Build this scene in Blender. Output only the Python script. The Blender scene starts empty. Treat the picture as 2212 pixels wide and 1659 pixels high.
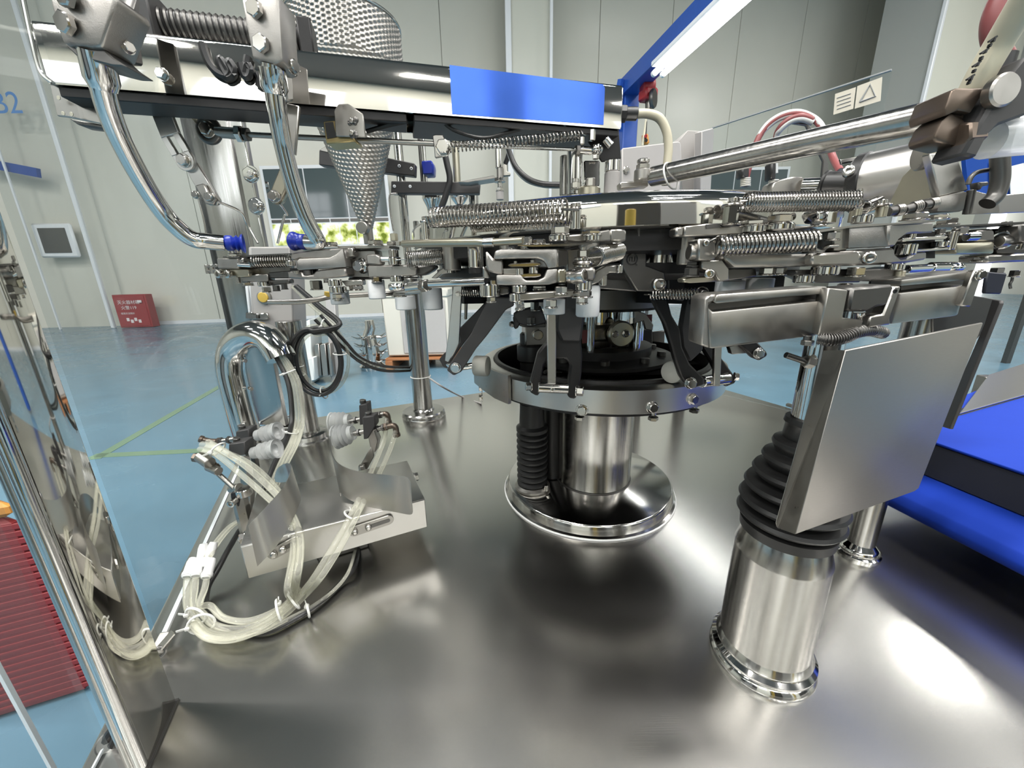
import bpy, bmesh, math, random
from mathutils import Vector as V, Matrix
random.seed(4)
SC = bpy.context.scene
COL = SC.collection
PI = math.pi
# ------------------------------------------------------------ camera
W, H, F = 2212.0, 1659.0, 830.0
EYE = V((0, 0, .45))
_p, _r = math.radians(16.1), math.radians(1.17)
FW = V((0, math.cos(_p), -math.sin(_p)))
_r0, _u0 = V((1, 0, 0)), V((0, math.sin(_p), math.cos(_p)))
RT = _r0*math.cos(_r) - _u0*math.sin(_r)
UP = _u0*math.cos(_r) + _r0*math.sin(_r)
cd = bpy.data.cameras.new('camera')
cam = bpy.data.objects.new('camera', cd)
COL.objects.link(cam)
cd.sensor_fit = 'HORIZONTAL'
cd.sensor_width = 36
cd.lens = 36*F/W
cd.clip_start, cd.clip_end = .01, 200
cam.matrix_world = Matrix(((RT.x, UP.x, -FW.x, EYE.x), (RT.y, UP.y, -FW.y, EYE.y), (RT.z, UP.z, -FW.z, EYE.z), (0, 0, 0, 1)))
SC.camera = cam
# ------------------------------------------------------------ light, exposure
vs = SC.view_settings
vs.view_transform = 'Standard'
vs.look = 'None'
vs.exposure = 0.1
vs.gamma = 1
vs.use_curve_mapping = False
wd = bpy.data.worlds.new('World')
SC.world = wd
wd.use_nodes = True
wd.node_tree.nodes['Background'].inputs[0].default_value = (.95, .98, 1, 1)
wd.node_tree.nodes['Background'].inputs[1].default_value = 2.2
SC.cycles.max_bounces = 7
SC.cycles.diffuse_bounces = 3
SC.cycles.glossy_bounces = 5
SC.cycles.transparent_max_bounces = 12
SC.cycles.transmission_bounces = 5
SC.cycles.caustics_reflective = False
SC.cycles.caustics_refractive = False
SC.cycles.sample_clamp_indirect = 4.0
CEIL = 9.6
def ceil_light(x, y, sx, sy, pw, rz=0):
    l = bpy.data.lights.new('ceiling_lamp_light', 'AREA')
    l.shape = 'RECTANGLE'
    l.size, l.size_y = sx, sy
    l.energy = pw
    l.color = (1, .985, .95)
    o = bpy.data.objects.new('ceiling_lamp_light', l)
    o.location = (x, y, CEIL-.16)
    o.rotation_euler = (0, 0, rz)
    COL.objects.link(o)
LAMPS = [(x, y) for y in (-6.5, -3.0, 0.6) for x in (-10.0, -3.4, 3.4, 10.0)] + [(5.4, 11.2), (11.0, 8.8), (7.6, 6.2), (13.5, 7.0), (17.5, 4.2)]  # rows and rightmost lamps added unseen to light walls; others follow table patches
for lx, ly in LAMPS:
    ceil_light(lx, ly, 2.4, .5, 400 if ly < 4 else (300 if lx > 12 else 13))

# ------------------------------------------------------------ pixel -> point of the place
def ray(x, y):
    return FW + RT*((x-W/2)/F) - UP*((y-H/2)/F)
def P(x, y, Y):
    d = ray(x, y)
    return EYE + d*(Y/d.y)
def PZ(x, y, z=0.0):
    d = ray(x, y)
    return EYE + d*((z-EYE.z)/d.z)
def sz(p):
    return (p-EYE).dot(FW)/F            # metres per pixel at point p
def K(x0, y0, s):
    return lambda *a: [(x0+a[i]*s, y0+a[i+1]*s) for i in range(0, len(a), 2)]
kA, kB, kC = K(1020, 480, .1537), K(440, 500, .1808), K(820, 480, .1356)
kD, kE, kF = K(1460, 400, .1808), K(1800, 420, .1863), K(660, 220, .3165)
k1, k2, k3, k4 = K(0, 0, .3165), K(600, 0, .3617), K(1300, 0, .4123), K(400, 480, .2712)
k5, k6 = K(900, 380, .3014), K(1450, 380, .3445)
kb, kr, kc, kt = K(380, 850, .3436), K(1500, 850, .4279), K(1060, 820, .229), K(1800, 0, .3375)
kp = K(1300, 180, .2712)
def plane_pts(pts, Y):
    """pixel outline -> points on the vertical plane at depth Y, or through two (x, Y) posts; with the normal pointing away"""
    if isinstance(Y, tuple):
        a, b = P(Y[0], 560, Y[1]), P(Y[2], 560, Y[3])
        t = V((b.x-a.x, b.y-a.y, 0))
        n = V((-t.y, t.x, 0)).normalized()
        if n.y < 0:
            n = -n
        out = []
        for x, y in pts:
            d = ray(x, y)
            out.append(EYE + d*((a-EYE).dot(n)/d.dot(n)))
        return out, n
    return [P(x, y, Y) for x, y in pts], V((0, 1, 0))
# ------------------------------------------------------------ mesh builder
def perp(d):
    d = d.normalized()
    a = V((0, 0, 1)) if abs(d.z) < .9 else V((1, 0, 0))
    u = d.cross(a).normalized()
    return u, d.cross(u).normalized()
class B:
    def __init__(s):
        s.v, s.f, s.sm = [], [], []
    def add(s, vs, fs, smooth=True):
        o = len(s.v)
        s.v += [V(q) for q in vs]
        for f in fs:
            s.f.append([i+o for i in f])
            s.sm.append(smooth)
        return s
    def _bm(s, bm):
        bm.verts.index_update()
        s.add([q.co.copy() for q in bm.verts], [[q.index for q in f.verts] for f in bm.faces], False)
        bm.free()
        return s
    def prism(s, pts, ext, bev=0, seg=1):
        bm = bmesh.new()
        a = [bm.verts.new(p) for p in pts]
        b = [bm.verts.new(V(p)+ext) for p in pts]
        n = len(a)
        bm.faces.new(a)
        bm.faces.new(b[::-1])
        for i in range(n):
            bm.faces.new((a[i], b[i], b[(i+1) % n], a[(i+1) % n]))
        bmesh.ops.recalc_face_normals(bm, faces=bm.faces)
        if bev:
            bmesh.ops.bevel(bm, geom=list(bm.edges), offset=bev, segments=seg, profile=.5, affect='EDGES', clamp_overlap=True)
        return s._bm(bm)
    def box(s, c, size, rot=0, bev=0, seg=1):
        c = V(c)
        x, y, z = [q/2 for q in size]
        cs, sn = math.cos(rot), math.sin(rot)
        pts = [c+V((cs*a-sn*b, sn*a+cs*b, -z)) for a, b in ((-x, -y), (x, -y), (x, y), (-x, y))]
        return s.prism(pts, V((0, 0, 2*z)), bev, seg)
    def bar(s, p0, p1, w, t, up=V((0, 0, 1)), bev=0):
        p0, p1 = V(p0), V(p1)
        d = (p1-p0).normalized()
        a = d.cross(up).normalized()*(t/2)
        b = a.cross(d).normalized()*(w/2)
        return s.prism([p0-a-b, p0+a-b, p0+a+b, p0-a+b], p1-p0, bev)
    def lathe(s, prof, p0, ax=V((0, 0, 1)), n=24, smooth=True, ph=0.0):
        """prof = [(radius, height)], along axis ax from p0"""
        p0, ax = V(p0), V(ax).normalized()
        u, w = perp(ax)
        vs, fs = [], []
        for r, h in prof:
            for k in range(n):
                t = 2*PI*k/n+ph
                vs.append(p0+ax*h+(u*math.cos(t)+w*math.sin(t))*max(r, 1e-5))
        for i in range(len(prof)-1):
            for k in range(n):
                a, b = i*n+k, i*n+(k+1) % n
                fs.append((a, b, b+n, a+n))
        s.add(vs, fs, smooth)
        m = len(prof)-1
        if prof[0][0] > 1e-4:
            s.add(vs[:n], [tuple(range(n))[::-1]], False)
        if prof[m][0] > 1e-4:
            s.add(vs[m*n:], [tuple(range(n))], False)
        return s
    def cyl(s, p0, p1, r, r1=None, n=20, ch=.12):
        p0, p1 = V(p0), V(p1)
        L = (p1-p0).length
        r1 = r if r1 is None else r1
        c = min(r*ch, L*.25)
        return s.lathe([(r-c, 0), (r, c), (r1, L-c), (r1-c, L)], p0, p1-p0, n)
    def hexa(s, p0, p1, r, ph=.3):
        p0, p1 = V(p0), V(p1)
        L = (p1-p0).length
        c = min(r*.14, L*.3)
        return s.lathe([(r-c, 0), (r, c*.8), (r, L-c*.8), (r-c, L)], p0, p1-p0, 6, False, ph)
    def tube(s, pts, r, n=8, caps=True):
        pts = [V(q) for q in pts]
        m = len(pts)
        rs = r if isinstance(r, (list, tuple)) else [r]*m
        tn = [(pts[min(i+1, m-1)]-pts[max(i-1, 0)]).normalized() for i in range(m)]
        u, _ = perp(tn[0])
        vs, fs = [], []
        for i in range(m):
            u = (u-tn[i]*u.dot(tn[i])).normalized()
            w = tn[i].cross(u)
            for k in range(n):
                t = 2*PI*k/n
                vs.append(pts[i]+(u*math.cos(t)+w*math.sin(t))*rs[i])
        for i in range(m-1):
            for k in range(n):
                a, b = i*n+k, i*n+(k+1) % n
                fs.append((a, b, b+n, a+n))
        s.add(vs, fs, True)
        if caps:
            s.add(vs[:n], [tuple(range(n))[::-1]], False)
            s.add(vs[-n:], [tuple(range(n))], False)
        return s
    def helix(s, p0, p1, R, wire, turns, n=6, per=16, hooks=True):
        p0, p1 = V(p0), V(p1)
        ax = p1-p0
        d = ax.normalized()
        u, w = perp(d)
        pts = []
        N = int(turns*per)
        if hooks:
            for k in range(5):
                t = k/5
                pts.append(p0-d*R*1.3*(1-t)+u*R*t)
        for k in range(N+1):
            t = 2*PI*k/per
            pts.append(p0+ax*(k/N)+(u*math.cos(t)+w*math.sin(t))*R)
        if hooks:
            e = 2*PI*N/per
            q = u*math.cos(e)+w*math.sin(e)
            for k in range(1, 6):
                t = k/5
                pts.append(p1+d*R*1.3*t+q*R*(1-t))
        return s.tube(pts, wire, n)
    def ball(s, c, r, n=14, sc=(1, 1, 1)):
        c = V(c)
        m = n//2
        vs = [c+V((0, 0, -r*sc[2]))]
        fs = []
        for i in range(1, m):
            a = -PI/2+PI*i/m
            for k in range(n):
                t = 2*PI*k/n
                vs.append(c+V((r*sc[0]*math.cos(a)*math.cos(t), r*sc[1]*math.cos(a)*math.sin(t), r*sc[2]*math.sin(a))))
        vs.append(c+V((0, 0, r*sc[2])))
        for k in range(n):
            fs.append((0, 1+(k+1) % n, 1+k))
            fs.append((len(vs)-1, len(vs)-1-n+k, len(vs)-1-n+(k+1) % n))
        for i in range(m-2):
            for k in range(n):
                a, b = 1+i*n+k, 1+i*n+(k+1) % n
                fs.append((a, b, b+n, a+n))
        return s.add(vs, fs, True)
    def ring(s, c, ax, R, r, n=24, m=8):
        c = V(c)
        u, w = perp(V(ax))
        pts = [c+(u*math.cos(2*PI*k/n)+w*math.sin(2*PI*k/n))*R for k in range(n+1)]
        return s.tube(pts, r, m, False)
    def sheet(s, cols, th):
        """cols = [(top, bottom)] points of a bent metal sheet, given thickness th"""
        n = len(cols)
        nr = []
        for i in range(n):
            t = cols[min(i+1, n-1)][0]-cols[max(i-1, 0)][0]
            v = cols[i][1]-cols[i][0]
            nr.append(t.cross(v).normalized()*th)
        vs = []
        for i, (a, b) in enumerate(cols):
            vs += [a, b, b+nr[i], a+nr[i]]
        fs = []
        for i in range(n-1):
            for k in range(4):
                a, b = i*4+k, i*4+(k+1) % 4
                fs.append((a, b, b+4, a+4))
        fs += [(3, 2, 1, 0), tuple(4*(n-1)+k for k in range(4))]
        return s.add(vs, fs, True)
def cat_rom(pts, k=6):
    pts = [V(q) for q in pts]
    out = []
    n = len(pts)
    for i in range(n-1):
        a, b, c, d = pts[max(i-1, 0)], pts[i], pts[i+1], pts[min(i+2, n-1)]
        for j in range(k):
            t = j/k
            out.append(.5*((2*b)+(c-a)*t+(2*a-5*b+4*c-d)*t*t+(3*b-a-3*c+d)*t**3))
    out.append(pts[-1])
    return out
# ------------------------------------------------------------ objects
def link(name, b, mat, parent=None, loc=None):
    me = bpy.data.meshes.new(name)
    if parent is not None:
        loc = V(parent['_o'])
    elif loc is None:
        lo = [min(q[i] for q in b.v) for i in range(3)]
        hi = [max(q[i] for q in b.v) for i in range(3)]
        loc = V(((lo[0]+hi[0])/2, (lo[1]+hi[1])/2, lo[2]))
    me.from_pydata([q-loc for q in b.v], [], b.f)
    me.polygons.foreach_set('use_smooth', b.sm)
    me.set_sharp_from_angle(angle=math.radians(42))
    me.materials.append(mat)
    bm = bmesh.new()
    bm.from_mesh(me)
    bmesh.ops.recalc_face_normals(bm, faces=bm.faces)
    bm.to_mesh(me)
    bm.free()
    o = bpy.data.objects.new(name, me)
    COL.objects.link(o)
    o['_o'] = tuple(loc)
    if parent is not None:
        o.parent = parent
    else:
        o.location = loc
    return o
def thing(name, label, cat, loc, group=None):
    o = bpy.data.objects.new(name, None)
    COL.objects.link(o)
    o.empty_display_size = .02
    o.location = loc
    o['_o'] = tuple(V(loc))
    o['label'] = label
    o['category'] = cat
    if group:
        o['group'] = group
    return o
def one(name, b, mat, label, cat, group=None):
    o = link(name, b, mat)
    o['label'] = label
    o['category'] = cat
    if group:
        o['group'] = group
    return o
def struct(name, b, mat, parent=None):
    o = link(name, b, mat, parent)
    if parent is None:
        o['kind'] = 'structure'
    return o
# ------------------------------------------------------------ parts given where they stand: pixel outline + depth
def pl(name, par, pts, Y, t, mat, bev=.0012, seg=1):
    q, n = plane_pts(pts, Y)
    b = B().prism(q, n*t, bev, seg)
    return link(name, b, mat, par)
def vaxis(x0, x1, y0, y1, Y):
    xm = (x0+x1)/2
    c = P(xm, (y0+y1)/2, Y)
    r = abs(x1-x0)/2*sz(c)
    sl = -.25*(xm-1165)/720*0
    zt, zb = P(xm, y0, Y).z, P(xm, y1, Y).z
    return c, r, zt, zb
def vc(name, par, x0, x1, y0, y1, Y, mat, n=24, ch=.1, prof=None):
    c, r, zt, zb = vaxis(x0, x1, y0, y1, Y)
    b = B()
    if prof:
        b.lathe([(q*r, h*(zt-zb)) for q, h in prof], V((c.x, c.y, zb)), V((0, 0, 1)), n)
    else:
        b.cyl(V((c.x, c.y, zb)), V((c.x, c.y, zt)), r, n=n, ch=ch)
    return link(name, b, mat, par)
def vh(par, x0, x1, y0, y1, Y, mat=None, name='nut', washer=False):
    c, r, zt, zb = vaxis(x0, x1, y0, y1, Y)
    b = B().hexa(V((c.x, c.y, zb)), V((c.x, c.y, zt)), r*1.03, random.random())
    if washer:
        b.cyl(V((c.x, c.y, zb-.0012)), V((c.x, c.y, zb+.0002)), r*1.15)
    return link(name, b, mat or M['steel_bright'], par)
def bolt(par, x, y, Y, rpx, d=V((0, -1, 0)), h=.6, mat=None, name='bolt', wash=True):
    """hexagon head seen end-on"""
    p = P(x, y, Y)
    r = rpx*sz(p)
    d = V(d).normalized()
    b = B().hexa(p, p+d*r*h*1.3, r, random.random())
    if wash:
        b.cyl(p-d*r*.18, p+d*r*.02, r*1.18)
    return link(name, b, mat or M['steel_bright'], par)
def cap(par, x, y, Y, rpx, d=V((0, -1, 0)), h=1.2, mat=None, name='cap_screw'):
    p = P(x, y, Y)
    r = rpx*sz(p)
    d = V(d).normalized()
    L = r*h*1.6
    b = B().lathe([(r*.97, 0), (r, .05*r), (r, L-.1*r), (r*.88, L), (r*.52, L), (r*.5, L-.7*r), (0, L-.7*r)], p, d, 18)
    return link(name, b, mat or M['steel_bright'], par)
def cy(name, par, a, c, rpx, mat, n=20, r1=None, ch=.1):
    p, q = P(*a), P(*c)
    r = rpx*sz(p)
    rb = (r1 if r1 is not None else rpx)*sz(q) if r1 is not None else r
    return link(name, B().cyl(p, q, r, rb, n, ch), mat, par)
def tb(name, par, pts, rpx, mat, n=10, k=6):
    q = [P(*a) for a in pts]
    r = rpx*sz(q[len(q)//2])
    return link(name, B().tube(cat_rom(q, k), r, n), mat, par)
def spring(name, par, a, c, rpx, wpx, turns, mat, hooks=True):
    p, q = P(*a), P(*c)
    m = sz((p+q)/2)
    return link(name, B().helix(p, q, rpx*m, wpx*m, turns, hooks=hooks), mat, par)
# ------------------------------------------------------------ materials
M = {}
def nodes(m):
    return m.node_tree.nodes, m.node_tree.links
def mat(name, col, rough=.4, metal=0.0, spec=.5, noise=0.0, nscale=40, rvar=0.0, stretch=None, bump=0.0, bscale=60, coat=0.0, warp=0.0):
    m = bpy.data.materials.new(name)
    m.use_nodes = True
    N, L = nodes(m)
    p = N['Principled BSDF']
    p.inputs['Base Color'].default_value = (*col, 1)
    p.inputs['Roughness'].default_value = rough
    p.inputs['Metallic'].default_value = metal
    p.inputs['Specular IOR Level'].default_value = spec
    p.inputs['Coat Weight'].default_value = coat
    tc = N.new('ShaderNodeTexCoord')
    mp = N.new('ShaderNodeMapping')
    L.new(tc.outputs['Object'], mp.inputs[0])
    if stretch:
        mp.inputs['Scale'].default_value = stretch
    if noise or rvar:
        t = N.new('ShaderNodeTexNoise')
        t.inputs['Scale'].default_value = nscale
        t.inputs['Detail'].default_value = 4
        L.new(mp.outputs[0], t.inputs['Vector'])
        if noise:
            x = N.new('ShaderNodeMix')
            x.data_type = 'RGBA'
            x.inputs[6].default_value = (*[c*(1-noise) for c in col], 1)
            x.inputs[7].default_value = (*[min(1, c*(1+noise)) for c in col], 1)
            L.new(t.outputs[0], x.inputs[0])
            L.new(x.outputs[2], p.inputs['Base Color'])
        if rvar:
            r = N.new('ShaderNodeMapRange')
            r.inputs[1].default_value, r.inputs[2].default_value = .25, .75
            r.inputs[3].default_value, r.inputs[4].default_value = max(.02, rough-rvar), rough+rvar
            L.new(t.outputs[0], r.inputs[0])
            L.new(r.outputs[0], p.inputs['Roughness'])
    last = None
    if bump:
        t2 = N.new('ShaderNodeTexNoise')
        t2.inputs['Scale'].default_value = bscale
        L.new(mp.outputs[0], t2.inputs['Vector'])
        bp = N.new('ShaderNodeBump')
        bp.inputs['Strength'].default_value = bump
        bp.inputs['Distance'].default_value = .001
        L.new(t2.outputs[0], bp.inputs['Height'])
        last = bp
    if warp:
        t3 = N.new('ShaderNodeTexNoise')
        t3.inputs['Scale'].default_value = 3.2
        t3.inputs['Detail'].default_value = 1
        L.new(tc.outputs['Object'], t3.inputs['Vector'])
        bw = N.new('ShaderNodeBump')
        bw.inputs['Strength'].default_value = 1
        bw.inputs['Distance'].default_value = warp
        L.new(t3.outputs[0], bw.inputs['Height'])
        if last:
            L.new(last.outputs[0], bw.inputs['Normal'])
        last = bw
    if last:
        L.new(last.outputs[0], p.inputs['Normal'])
    M[name] = m
    return m
mat('steel_bright', (.55, .53, .50), .17, 1, rvar=.06)
mat('steel_polished', (.66, .65, .63), .07, 1, rvar=.04, nscale=12)
mat('steel_mirror', (.68, .66, .62), .045, 1, rvar=.02, nscale=6, warp=.0015)
mat('steel_column', (.43, .42, .40), .2, 1, rvar=.06, nscale=30, stretch=(8, 8, .4))
mat('steel_satin', (.36, .345, .32), .33, 1, noise=.05, rvar=.07, nscale=70)
mat('steel_cast', (.34, .325, .305), .4, 1, noise=.08, nscale=120, rvar=.06, bump=.12, bscale=900)
mat('steel_brushed', (.55, .535, .51), .3, 1, noise=.02, rvar=.02, nscale=260, stretch=(1, 1, 18))
mat('steel_yellowed', (.48, .45, .36), .3, 1, noise=.08, nscale=60)
mat('steel_spring', (.36, .345, .32), .2, 1)
mat('steel_dark', (.13, .126, .12), .38, .9, noise=.1)
mat('black_oxide', (.022, .021, .021), .42, .35, spec=.45, noise=.25, nscale=50)
mat('graphite_paint', (.052, .05, .05), .5, .2, noise=.12)
mat('black_rubber', (.012, .012, .012), .42, 0, spec=.4)
mat('black_plastic', (.018, .018, .018), .38)
mat('white_nylon', (.78, .78, .77), .42, 0, noise=.05)
mat('zip_tie', (.78, .78, .74), .4)
mat('cream_hose', (.62, .57, .43), .42)
mat('blue_silicone', (.01, .03, .33), .28)
mat('blue_film', (.03, .10, .46), .12, .55, rvar=.05, nscale=8)
mat('blue_paint', (.018, .075, .34), .38, noise=.08)
mat('blue_belt', (.010, .042, .36), .62, spec=.18, noise=.05)
mat('navy_edge', (.008, .010, .02), .5)
mat('red_paint', (.30, .018, .022), .45, noise=.06)
mat('red_wrap', (.24, .025, .028), .55, noise=.10, nscale=20)
mat('orange', (.62, .26, .05), .5)
mat('yellow', (.62, .42, .08), .4)
mat('grey_box', (.42, .40, .385), .42, 0, noise=.03)
mat('brown_fitting', (.16, .125, .10), .35, .8)
mat('brass', (.42, .34, .17), .3, 1)
mat('wood', (.36, .15, .06), .6, noise=.25, nscale=14, stretch=(1, 8, 8))
mat('off_white', (.62, .60, .53), .5)
mat('fridge_white', (.66, .68, .66), .3)
mat('wall_paint', (.66, .65, .575), .26, 0, spec=.4, noise=.02, nscale=2)
mat('wall_cream', (.62, .62, .54), .35, 0, noise=.02, nscale=2)
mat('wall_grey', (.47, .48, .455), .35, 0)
mat('plate_steel', (.33, .315, .295), .42, 1, rvar=.03, nscale=200, stretch=(1, 1, 14))
mat('steel_flange', (.56, .545, .52), .13, 1, rvar=.04, nscale=14)
mat('hall_dark', (.16, .165, .16), .5)
mat('steel_bronze', (.24, .225, .19), .16, 1)
mat('trim_white', (.80, .82, .84), .35)
mat('ceiling_paint', (.10, .10, .098), .7)
mat('ink', (.012, .012, .013), .4)
mat('blue_ink', (.10, .27, .62), .5)
mat('print_grey', (.35, .36, .36), .5)
mat('print_cream', (.66, .62, .52), .5)
mat('white_print', (.8, .74, .74), .5)
mat('green_line', (.17, .27, .17), .35)
mat('pink_rubber', (.26, .075, .075), .4)
mat('dark_glass', (.075, .10, .105), .06, 0, spec=.7)
mat('floor_blue', (.118, .225, .305), .24, 0, spec=.5, noise=.22, nscale=1.6, rvar=.07)
# a thin clear sheet or tube wall: part of the light passes straight, the rest shows a glossy skin
def clear(name, tint, skin, fac, rough=.05, top=.5):
    m = bpy.data.materials.new(name)
    m.use_nodes = True
    N, L = nodes(m)
    p = N['Principled BSDF']
    p.inputs['Base Color'].default_value = (*skin, 1)
    p.inputs['Roughness'].default_value = rough
    tr = N.new('ShaderNodeBsdfTransparent')
    tr.inputs[0].default_value = (*tint, 1)
    mx = N.new('ShaderNodeMixShader')
    lw = N.new('ShaderNodeLayerWeight')
    lw.inputs[0].default_value = .25
    mr = N.new('ShaderNodeMapRange')
    mr.inputs[3].default_value, mr.inputs[4].default_value = fac, min(1, fac+top)
    L.new(lw.outputs['Fresnel'], mr.inputs[0])
    L.new(mr.outputs[0], mx.inputs[0])
    L.new(tr.outputs[0], mx.inputs[1])
    L.new(p.outputs[0], mx.inputs[2])
    L.new(mx.outputs[0], N['Material Output'].inputs[0])
    M[name] = m
clear('acrylic', (.96, .975, .975), (.30, .33, .33), .03, .03, .16)
clear('clear_tube', (.965, .965, .93), (.80, .79, .70), .20, .08, .45)
clear('clear_silicone', (.95, .95, .95), (.74, .75, .74), .42, .25, .45)
def emit(name, col, st):
    m = bpy.data.materials.new(name)
    m.use_nodes = True
    N, L = nodes(m)
    e = N.new('ShaderNodeEmission')
    e.inputs[0].default_value = (*col, 1)
    e.inputs[1].default_value = st
    L.new(e.outputs[0], N['Material Output'].inputs[0])
    M[name] = m
emit('tube_light', (1, .99, .96), 9)
emit('lamp_glow', (1, .985, .95), 2)
# brushed table top with polishing swirls and slight dents
m = mat('table_steel', (.68, .665, .63), .23, 1, noise=.03, rvar=.03, nscale=3, warp=.002)
N, L = nodes(m)
tc = N.new('ShaderNodeTexCoord')
mp = N.new('ShaderNodeMapping')
mp.inputs['Rotation'].default_value = (0, 0, .42)
mp.inputs['Scale'].default_value = (3, 160, 1)
L.new(tc.outputs['Object'], mp.inputs[0])
tn = N.new('ShaderNodeTexNoise')
tn.inputs['Scale'].default_value = 6
tn.inputs['Detail'].default_value = 5
L.new(mp.outputs[0], tn.inputs['Vector'])
bq = N.new('ShaderNodeBump')
bq.inputs['Strength'].default_value = .25
bq.inputs['Distance'].default_value = .00007
L.new(tn.outputs[0], bq.inputs['Height'])
pn = N['Principled BSDF'].inputs['Normal']
src = pn.links[0].from_socket
L.new(src, bq.inputs['Normal'])
L.new(bq.outputs[0], pn)
# ------------------------------------------------------------ the hall
FZ = -.85
b = B().box((0, 3, FZ-.05), (44, 30, .1))
fl = struct('floor', b, M['floor_blue'])
def strip(par, a, c, w):
    a, c = PZ(*a, FZ), PZ(*c, FZ)
    d = (c-a).normalized()
    n = V((-d.y, d.x, 0))*w/2
    link('floor_line', B().prism([a-n, c-n, c+n, a+n], V((0, 0, .003))), M['green_line'], par)
strip(fl, (205, 992), (500, 820), .075)
strip(fl, (200, 985), (470, 972), .075)
strip(fl, (1000, 640), (520, 640.5), .05) if False else None
A0, UD = V((-11.5, 11.75, 0)), V((.982, .187, 0))
ND = V((UD.y, -UD.x, 0))
WROT = math.atan2(UD.y, UD.x)
wb = struct('wall_back', B().prism([A0+V((0, 0, FZ)), A0+UD*33+V((0, 0, FZ)), A0+UD*33-ND*.2+V((0, 0, FZ)), A0-ND*.2+V((0, 0, FZ))], V((0, 0, CEIL-FZ))), M['wall_grey'])
PW = 2.45
for k in range(13):
    for (z0, z1) in ((FZ+.1, CEIL),):
        c = A0+UD*(k*PW+PW/2)+ND*.02
        link('panel', B().box((c.x, c.y, (z0+z1)/2), (PW-.014, .04, z1-z0), WROT, .008), M['wall_paint'], wb)
c = A0+UD*16+ND*.03
struct('baseboard_back', B().box((c.x, c.y, FZ+.05), (32, .05, .1), WROT), M['trim_white'])
# left jut with its bright corner trim
A1 = V((-13.9, 11.6, 0))
A2 = V((-20, 10.9, 0))
wl = struct('wall_left', B().prism([A0+V((0, 0, FZ)), A1+V((0, 0, FZ)), A2+V((0, 0, FZ)), V((-20.2, 11.1, FZ)), V((-13.9, 11.8, FZ)), V((-11.5, 11.95, FZ))], V((0, 0, CEIL-FZ))), M['wall_paint'])
def mullion(n, x, Y, w, m, z1=CEIL):
    q = P(x, 400, Y)
    return struct(n, B().box((q.x, q.y, (FZ+z1)/2), (w, .07, z1-FZ), WROT, .01), m)
q = PZ(251, 708.5, FZ)
struct('trim_1', B().box((q.x, q.y-.06, (FZ+CEIL)/2), (.11, .09, CEIL-FZ), .1, .02), M['trim_white'])
q = PZ(140, 711, FZ)
struct('trim_2', B().box((q.x, q.y-.1, (FZ+CEIL)/2), (.05, .05, CEIL-FZ), .1, .01), M['trim_white'])
# side and rear walls, ceiling
struct('wall_right', B().box((21.8, 3, (FZ+CEIL)/2), (.2, 30, CEIL-FZ)), M['wall_paint'])
struct('wall_west', B().box((-21, 1, (FZ+CEIL)/2), (.2, 22, CEIL-FZ)), M['wall_paint'])
wf = struct('wall_front', B().box((0, -10.1, (FZ+CEIL)/2), (44, .2, CEIL-FZ)), M['wall_paint'])
struct('ceiling', B().box((0, 3, CEIL+.1), (44, 30, .2)), M['ceiling_paint'])
emit('daylight', (.95, .98, 1), 4.2)
for k in range(9):  # row of windows added behind the viewer to light walls and polished steel
    x = -16+k*4
    w = struct('window_%d' % (k+4), B().box((x, -9.97, 5.6), (2.9, .06, 3.0)), M['trim_white'])
    for i in range(3):
        for j in range(2):
            link('pane', B().box((x-.93+i*.93, -9.93, 4.88+j*1.45), (.86, .02, 1.36)), M['daylight'], w)
for lx, ly in LAMPS:
    row = {-6.5: 'added row furthest behind the viewer', -3.0: 'added middle row behind the viewer', .6: 'added row above the machine'}.get(ly, 'set over the far part of the hall at depth %s' % ('six' if ly > 5 and ly < 6.5 else 'seven, added for the right wall' if ly < 8 and ly > 5 else 'nine' if ly > 8 and ly < 10 else 'eleven' if ly > 10 else 'four, added for the right wall'))
    t = thing('ceiling_lamp', 'rectangular ceiling lamp, %s, %s' % (row, {-10.0: 'at the west wall', -3.4: 'left of the middle', 3.4: 'right of the middle', 10.0: 'towards the east wall'}.get(lx, 'single one')), 'lamp', (lx, ly, CEIL-.14), 'lamps under the ceiling')
    link('housing', B().box((lx, ly, CEIL-.06), (2.5, .6, .12), 0, .02), M['trim_white'], t)
    link('diffuser', B().box((lx, ly, CEIL-.13), (2.36, .46, .02)), M['lamp_glow'], t)
# pilaster of the back wall with its white edges
def pil(n, x0, x1, Y, m, dep=.35):
    a, c = P(x0, 100, Y), P(x1, 100, Y*1.01)
    pts = [V((a.x, a.y, FZ)), V((c.x, c.y, FZ)), V((c.x, c.y+dep, FZ)), V((a.x, a.y+dep, FZ))]
    return struct(n, B().prism(pts, V((0, 0, CEIL-FZ)), .02), m)
w = pil('column_1', 1092, 1193, 12.6, M['wall_cream'], .9)
for x0, x1 in ((1092, 1105), (1187, 1194)):
    a, c = P(x0, 100, 12.57), P(x1, 100, 12.57)
    link('edge_trim', B().box(((a.x+c.x)/2, a.y-.02, (FZ+CEIL)/2), (c.x-a.x, .08, CEIL-FZ), 0, .015), M['trim_white'], w)
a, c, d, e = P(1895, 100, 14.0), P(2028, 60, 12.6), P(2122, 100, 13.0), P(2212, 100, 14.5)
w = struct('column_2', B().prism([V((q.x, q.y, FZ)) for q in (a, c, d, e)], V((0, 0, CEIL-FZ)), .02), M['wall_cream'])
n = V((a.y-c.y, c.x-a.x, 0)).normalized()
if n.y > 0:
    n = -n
link('side_panel', B().prism([V((a.x, a.y, FZ)), V((c.x, c.y, FZ)), V((c.x, c.y, FZ))+n*.03, V((a.x, a.y, FZ))+n*.03], V((0, 0, CEIL-FZ))), M['wall_grey'], w)
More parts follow.
